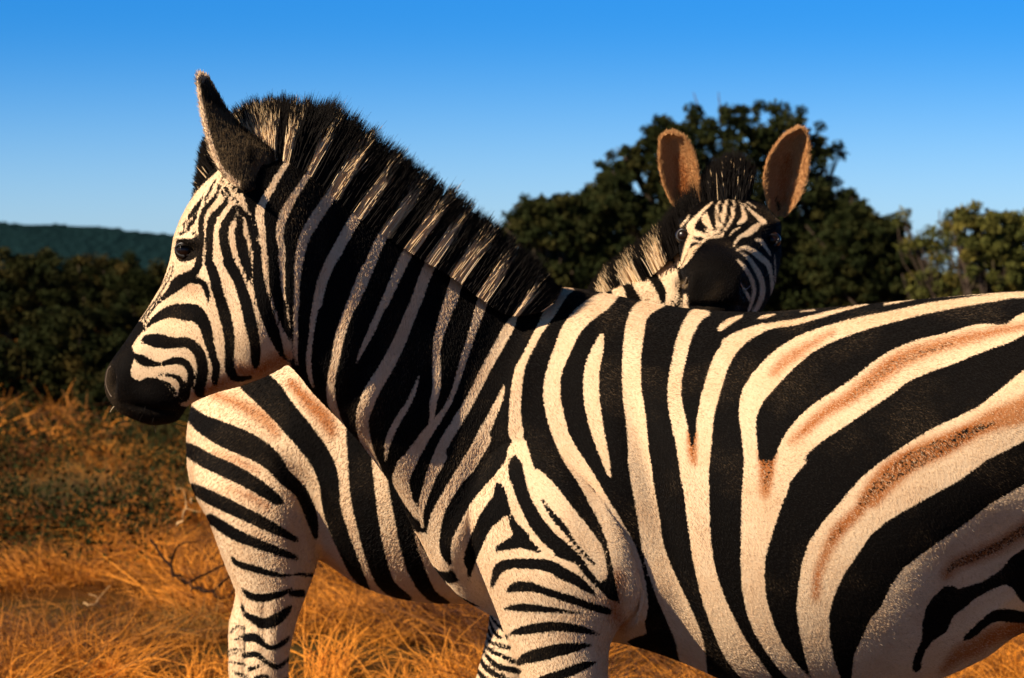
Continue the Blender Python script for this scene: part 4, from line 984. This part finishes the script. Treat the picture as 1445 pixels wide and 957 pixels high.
leg(vleg([(640, 300, 450, 6.12, .11), (740, 310, 450, 6.14, .12), (800, 330, 425, 6.15, .09), (840, 333, 400, 6.15, .07), (880, 324, 380, 6.15, .058), (920, 323, 372, 6.15, .05), (960, 324, 366, 6.15, .045),
          (1060, 332, 364, 6.15, .034), (1150, 330, 366, 6.15, .036), (1200, 338, 376, 6.15, .036), (1215, 338, 380, 6.15, .037)]))
for Y, dx in ((5.86, -22), (6.14, -18)):
    leg(vleg([(660, 780 + dx, 910 + dx, Y, .10), (760, 790 + dx, 900 + dx, Y, .10), (840, 805 + dx, 880 + dx, Y, .075), (930, 822 + dx, 874 + dx, Y, .055), (990, 836 + dx, 880 + dx, Y, .048), (1030, 850 + dx, 888 + dx, Y, .036),
              (1130, 852 + dx, 882 + dx, Y, .030), (1190 - (Y > 6) * 30, 848 + dx, 884 + dx, Y, .034), (1240 - (Y > 6) * 30, 856 + dx, 894 + dx, Y, .036), (1262 - (Y > 6) * 30, 858 + dx, 898 + dx, Y, .038)]))
body2 = weld(acc, 'body', .0075, 4)
MBX = lambda V: np.full(len(V), 6.0)
bumps(body2, [(330, 620, 40, 50, 0, .012), (438, 700, 16, 70, -30, -.022), (400, 640, 40, 60, 30, .012), (425, 770, 14, 40, -20, -.012), (372, 880, 8, 40, 0, -.006), (560, 700, 90, 90, 0, .01)], MBX)
V2 = verts(body2); N2_ = vnormals(body2)
px, py = project(V2)
d = np.zeros(len(V2)); fr = (V2[:, 1] < 5.99) & (py < 470) & (px > 930)
for x, y, rx, ry, am in ((963, 331, 11, 11, -.010), (1092, 338, 11, 11, -.010), (968, 312, 12, 8, .010), (1088, 318, 12, 8, .010), (964, 398, 8, 13, -.022), (1052, 404, 8, 13, -.022), (973, 392, 12, 22, .010), (1046, 396, 12, 22, .010), (1010, 432, 40, 4, -.014)):
    d += am * np.exp(-((px - x) / rx) ** 2 - ((py - y) / ry) ** 2) * fr
setverts(body2, V2 + N2_ * d[:, None])
BB = link('body', body2, M_SKIN, ZB)
def fold_back(V):
    px, py = project(V)
    hl = ((py < 520) & (px > 930)) | ((py > 820) & (V[:, 1] > 6.0))
    return np.where(hl, V[:, 1], np.minimum(V[:, 1], 12.0 - V[:, 1]))
paint(body2, PB, verts(body2), fold_back)
def flow_back(px, py, p):
    f = np.zeros((len(px), 3)); f[:, 0] = -.75; f[:, 2] = -.65
    f = lerp(f, np.array([0., 0, -1.]), smoothstep(760, 850, py)[:, None])
    h = (smoothstep(930, 950, px) * smoothstep(470, 440, py))[:, None]
    f = lerp(f, np.array([-.1, -.3, -1.]), h)
    return f
fur('coat', body2, PB, fold_back, flow_back, 240000, lambda a, b: np.where((a > 940) & (b < 450), .004, .0065), .00042, BB, 22)
mane('mane', [(838, 415, -30, 16), (862, 402, -32, 30), (885, 392, -30, 38), (905, 382, -28, 44), (925, 372, -26, 46), (945, 355, -22, 50), (965, 338, -18, 56), (985, 318, -14, 62), (1002, 300, -8, 70), (1018, 288, -4, 74)],
     lambda x: 6.03 + 0 * x, 9000, ZB, 8, .016, .0006, white=lambda x, y, r: (((x > 858) & (x < 874)) | ((x > 889) & (x < 912)) | ((x > 929) & (x < 948))).astype(float))
mane('forelock', [(1014, 284, -10, 56), (1026, 278, -4, 64), (1036, 276, 0, 68), (1048, 278, 4, 64), (1058, 283, 10, 50)], lambda x: 6.0 + 0 * x, 4500, ZB, 9, .016, .0006, white=lambda x, y, r: (r.random(len(x)) < .04).astype(float))
PI2 = Pattern(900, 150, 1180, 330, -10.)
PI2.tint[:] = .25
for x0, sgn in ((958, 1), (1112, -1)):
    PI2.soft('grey', 'P', 0, (x0, 225, 6), (x0, 250, 9))
    PI2.soft('tint', 'P', 1.1, (x0, 225, 6), (x0 + 4 * sgn, 250, 9), (x0 + 8 * sgn, 280, 8), fall=9)
    PI2.st('b', 'P', (x0 + 18 * sgn, 282, 1), (x0 + 14 * sgn, 296, 3))
ear(ZB, [(962, 304), (948, 286), (938, 264), (932, 238), (931, 212), (933, 196), (943, 189)], [(980, 304), (986, 290), (987, 268), (985, 244), (979, 218), (968, 198), (949, 189)], 5.98, -.035, PI2, yslope=.012, seed=51, hair=4200, edge=1.1, rootY=.03, mats=(M_EARS, M_EARF))
ear(ZB, [(1088, 306), (1084, 292), (1079, 270), (1079, 246), (1086, 222), (1104, 196), (1126, 183)], [(1108, 306), (1122, 290), (1134, 266), (1140, 240), (1141, 214), (1139, 192), (1132, 183)], 5.98, -.035, PI2, yslope=-.012, seed=52, hair=4200, edge=1.1, rootY=.03, mats=(M_EARS, M_EARF))
for x, y in ((965, 333), (1090, 339)):
    V = verts(body2); a, b = project(V); k = (np.abs(a - x) < 5) & (np.abs(b - y) < 5); yy = V[k, 1].min()
    eye(ZB, P(x, y, yy + .0165), .0175, None); rim(ZB, x, y, 9, 8, yy + .002, r=.0034, tilt=20 if x < 1000 else -20)
def on_face(x, y):
    V = verts(body2); a_, b_ = project(V); k = np.argmin((a_ - x) ** 2 + (b_ - y) ** 2 + ((V[:, 1] - 5.45) * 25) ** 2); return V[k]
nostril(ZB, [on_face(x, y) for x, y in ((970, 392), (968, 400), (962, 404), (956, 401))], .0022, M_NOSE)  # lit left nostril rim, its brightness put into a paler material
nostril(ZB, [on_face(x, y) for x, y in ((1043, 398), (1046, 406), (1052, 409), (1058, 405))], .0016, M_LID)
for a in ((354, 400, 1270, 5.85, .038), (338, 380, 1215, 6.15, .037), (836, 876, 1262, 5.86, .038), (840, 880, 1232, 6.14, .038)): hoof(ZB, *a)

# ------------------------------------------------------------------ dry grass
def grass_material():
    m, n, b = newmat('dry_grass')
    r = attr(n, 'rnd').outputs['Fac']; g = attr(n, 'green').outputs['Fac']
    hi = N(n, 'ShaderNodeHairInfo').outputs['Intercept']
    c = mixc(n, math_(n, 'POWER', r, 2.2), (0.045, 0.011, 0.002), (0.86, 0.31, 0.028))
    c = mixc(n, g, c, (0.07, 0.075, 0.018))
    n.links.new(c, b.inputs['Base Color']); b.inputs['Roughness'].default_value = .6; b.inputs['Specular IOR Level'].default_value = .25
    b.inputs['Transmission Weight'].default_value = 0
    return m
M_GRASS = grass_material()
def vnoise(x, y, seed):
    rng = np.random.default_rng(seed); s = np.zeros(len(x))
    for k in range(7):
        a = rng.uniform(0, 2 * np.pi); f = rng.uniform(.5, 3.2); s += np.sin((x * np.cos(a) + y * np.sin(a)) * f + rng.uniform(0, 6)) / 2.6
    return s
def grass(name, label, n, y0, y1, h, rad, seed, greeny):
    rng = np.random.default_rng(seed)
    nt = n // 90
    ty = (rng.uniform(0, 1, nt) * (y1 ** .6 - y0 ** .6) + y0 ** .6) ** (1 / .6)
    tx = rng.uniform(-.30, .34, nt) * (ty + 2)
    keep = vnoise(tx, ty, 4) + rng.normal(0, .45, nt) > -.1; tx, ty = tx[keep], ty[keep]; nt = len(tx)
    th = h * rng.uniform(.25, 1.5, nt) * (1 + .25 * vnoise(tx, ty, 9)).clip(.4, 1.7)
    tl = rng.normal(0, .35, (nt, 2)); tr = rng.random(nt); k = 90
    tg = np.clip(greeny(tx, ty) + .35 * vnoise(tx * 1.3, ty, 12) + rng.normal(0, .25, nt), 0, 1)
    ox, oy = rng.normal(0, .06, (2, nt * k)) * np.repeat(rng.uniform(.5, 1.5, nt), k); x = np.repeat(tx, k) + ox; y = np.repeat(ty, k) + oy
    H = np.repeat(th, k) * rng.uniform(.4, 1.1, nt * k)
    le = np.repeat(tl, k, 0) + rng.normal(0, .6, (nt * k, 2)) + 9 * np.stack([ox, oy], -1)
    z = gz(x, y); b0 = np.stack([x, y, z - .01], -1)
    d1 = np.stack([le[:, 0] * .35, le[:, 1] * .35, np.full(len(x), .9)], -1); d2 = np.stack([le[:, 0], le[:, 1], rng.uniform(.0, .7, len(x))], -1)
    p1 = b0 + d1 * H[:, None] * .45; p2 = p1 + (d1 * .5 + d2 * .5 + rng.normal(0, .35, d1.shape)) * H[:, None] * .35; p3 = p2 + (d2 + rng.normal(0, .6, d1.shape)) * H[:, None] * .35
    r = np.array([1, 1, .8, .25])[None] * rad * rng.uniform(.5, 1.4, (len(x), 1)) * (y[:, None] / 12) ** .5
    o = strands(name, np.stack([b0, p1, p2, p3], 1), r, {'rnd': np.clip(np.repeat(tr, k) * .75 + rng.random(len(x)) * .45 - .1 + .25 * vnoise(x * 1.5, y, 33), 0, 1), 'green': np.repeat(tg, k) ** 2}, M_GRASS)
    return tag(o, label, 'grass', kind='stuff')
grass('dry_grass', 'tangled orange dry grass covering the open ground around the zebras', 560000, 7.6, 21, .165, .0014, 71, lambda x, y: np.clip((y - 13) / 14, 0, .5))
grass('scrub_grass', 'mixed green and straw coloured grass in front of the shrubs', 150000, 20, 48, .30, .0034, 72, lambda x, y: np.clip((y - 21) / 12, 0.1, .75))
grass('trampled_grass', 'short trampled dry grass under the hooves of the zebras', 90000, 3.4, 7.7, .14, .0022, 73, lambda x, y: 0 * x)
def leafy_scrub():
    rng = np.random.default_rng(8); n = 2800
    Y = rng.uniform(12.5, 27, n); px = rng.uniform(-150, 1600, n); X = (px - HX) / F * Y
    k = vnoise(X, Y, 4) + rng.normal(0, .3, n) < (Y - 14.5) * .09; X, Y = X[k], Y[k]; n = len(X)
    C = np.stack([X, Y, rng.uniform(.03, .34, n)], -1)
    tag(leaves(rng, C, rng.uniform(.10, .24, n), 70, .014, 'leafy_scrub', M_LEAFB, None), 'low dark green leafy scrub growing through the dry grass', 'scrub', kind='stuff')
leafy_scrub()
M_DEAD = simple('dead_dark_wood', (0.020, 0.010, 0.006), .9, .05); M_PALE = simple('bleached_twig', (0.50, 0.30, 0.13), .8, .2)
def branch(name, label, pts, r0, r1, mat, twigs, seed, group=None):
    rng = np.random.default_rng(seed); q = crom(np.array(pts), 6)
    root = empty(name, q[0] * [1, 1, 1]); tag(root, label, 'branch', group)
    q = q + rng.normal(0, .006, q.shape)
    a = Acc(); a.add(tube(q, np.linspace(r0, r1, len(q)), 8)); link('stem', a.mesh('stem'), mat, root)
    for f, dx, dy, dz in twigs:
        s = q[int(f * (len(q) - 1))]; e = s + np.array([dx, dy, dz])
        t = crom(np.array([s, (s + e) / 2 + rng.normal(0, .02, 3), e]), 5); b = Acc(); b.add(tube(t, np.linspace(r1 * .7, .0015, len(t)), 6)); link('twig', b.mesh('twig'), mat, root)
branch('fallen_branch', 'dark curved dead branch lying in the grass beside the hind leg at left', [P(214, 760, 11.5), P(236, 795, 11.4), P(262, 822, 11.3), P(300, 840, 11.2), P(340, 850, 11.2)], .005, .009, M_DEAD,
       [(.3, .12, 0, .10), (.55, .25, .1, .14), (.75, .2, -.05, .16), (.5, -.06, 0, .12), (.9, .1, 0, .2)], 2)
for i, (x, y, dx, dy, lab) in enumerate([(252, 745, 22, -45, 'pale bare twig standing in the grass above the dark fallen branch'), (505, 920, 34, 12, 'pale dry twig lying in the grass beneath the belly of the zebra behind'), (120, 850, 40, 8, 'pale dry twig lying in the grass at lower left')]):
    branch('dry_twig', lab, [P(x, y, 11), P(x + dx * .4, y + dy * .6, 11), P(x + dx, y + dy, 11.05)], .005, .002, M_PALE, [(.5, .05, 0, .06), (.7, -.04, 0, .05)], 60 + i, 'dry twigs in the grass')
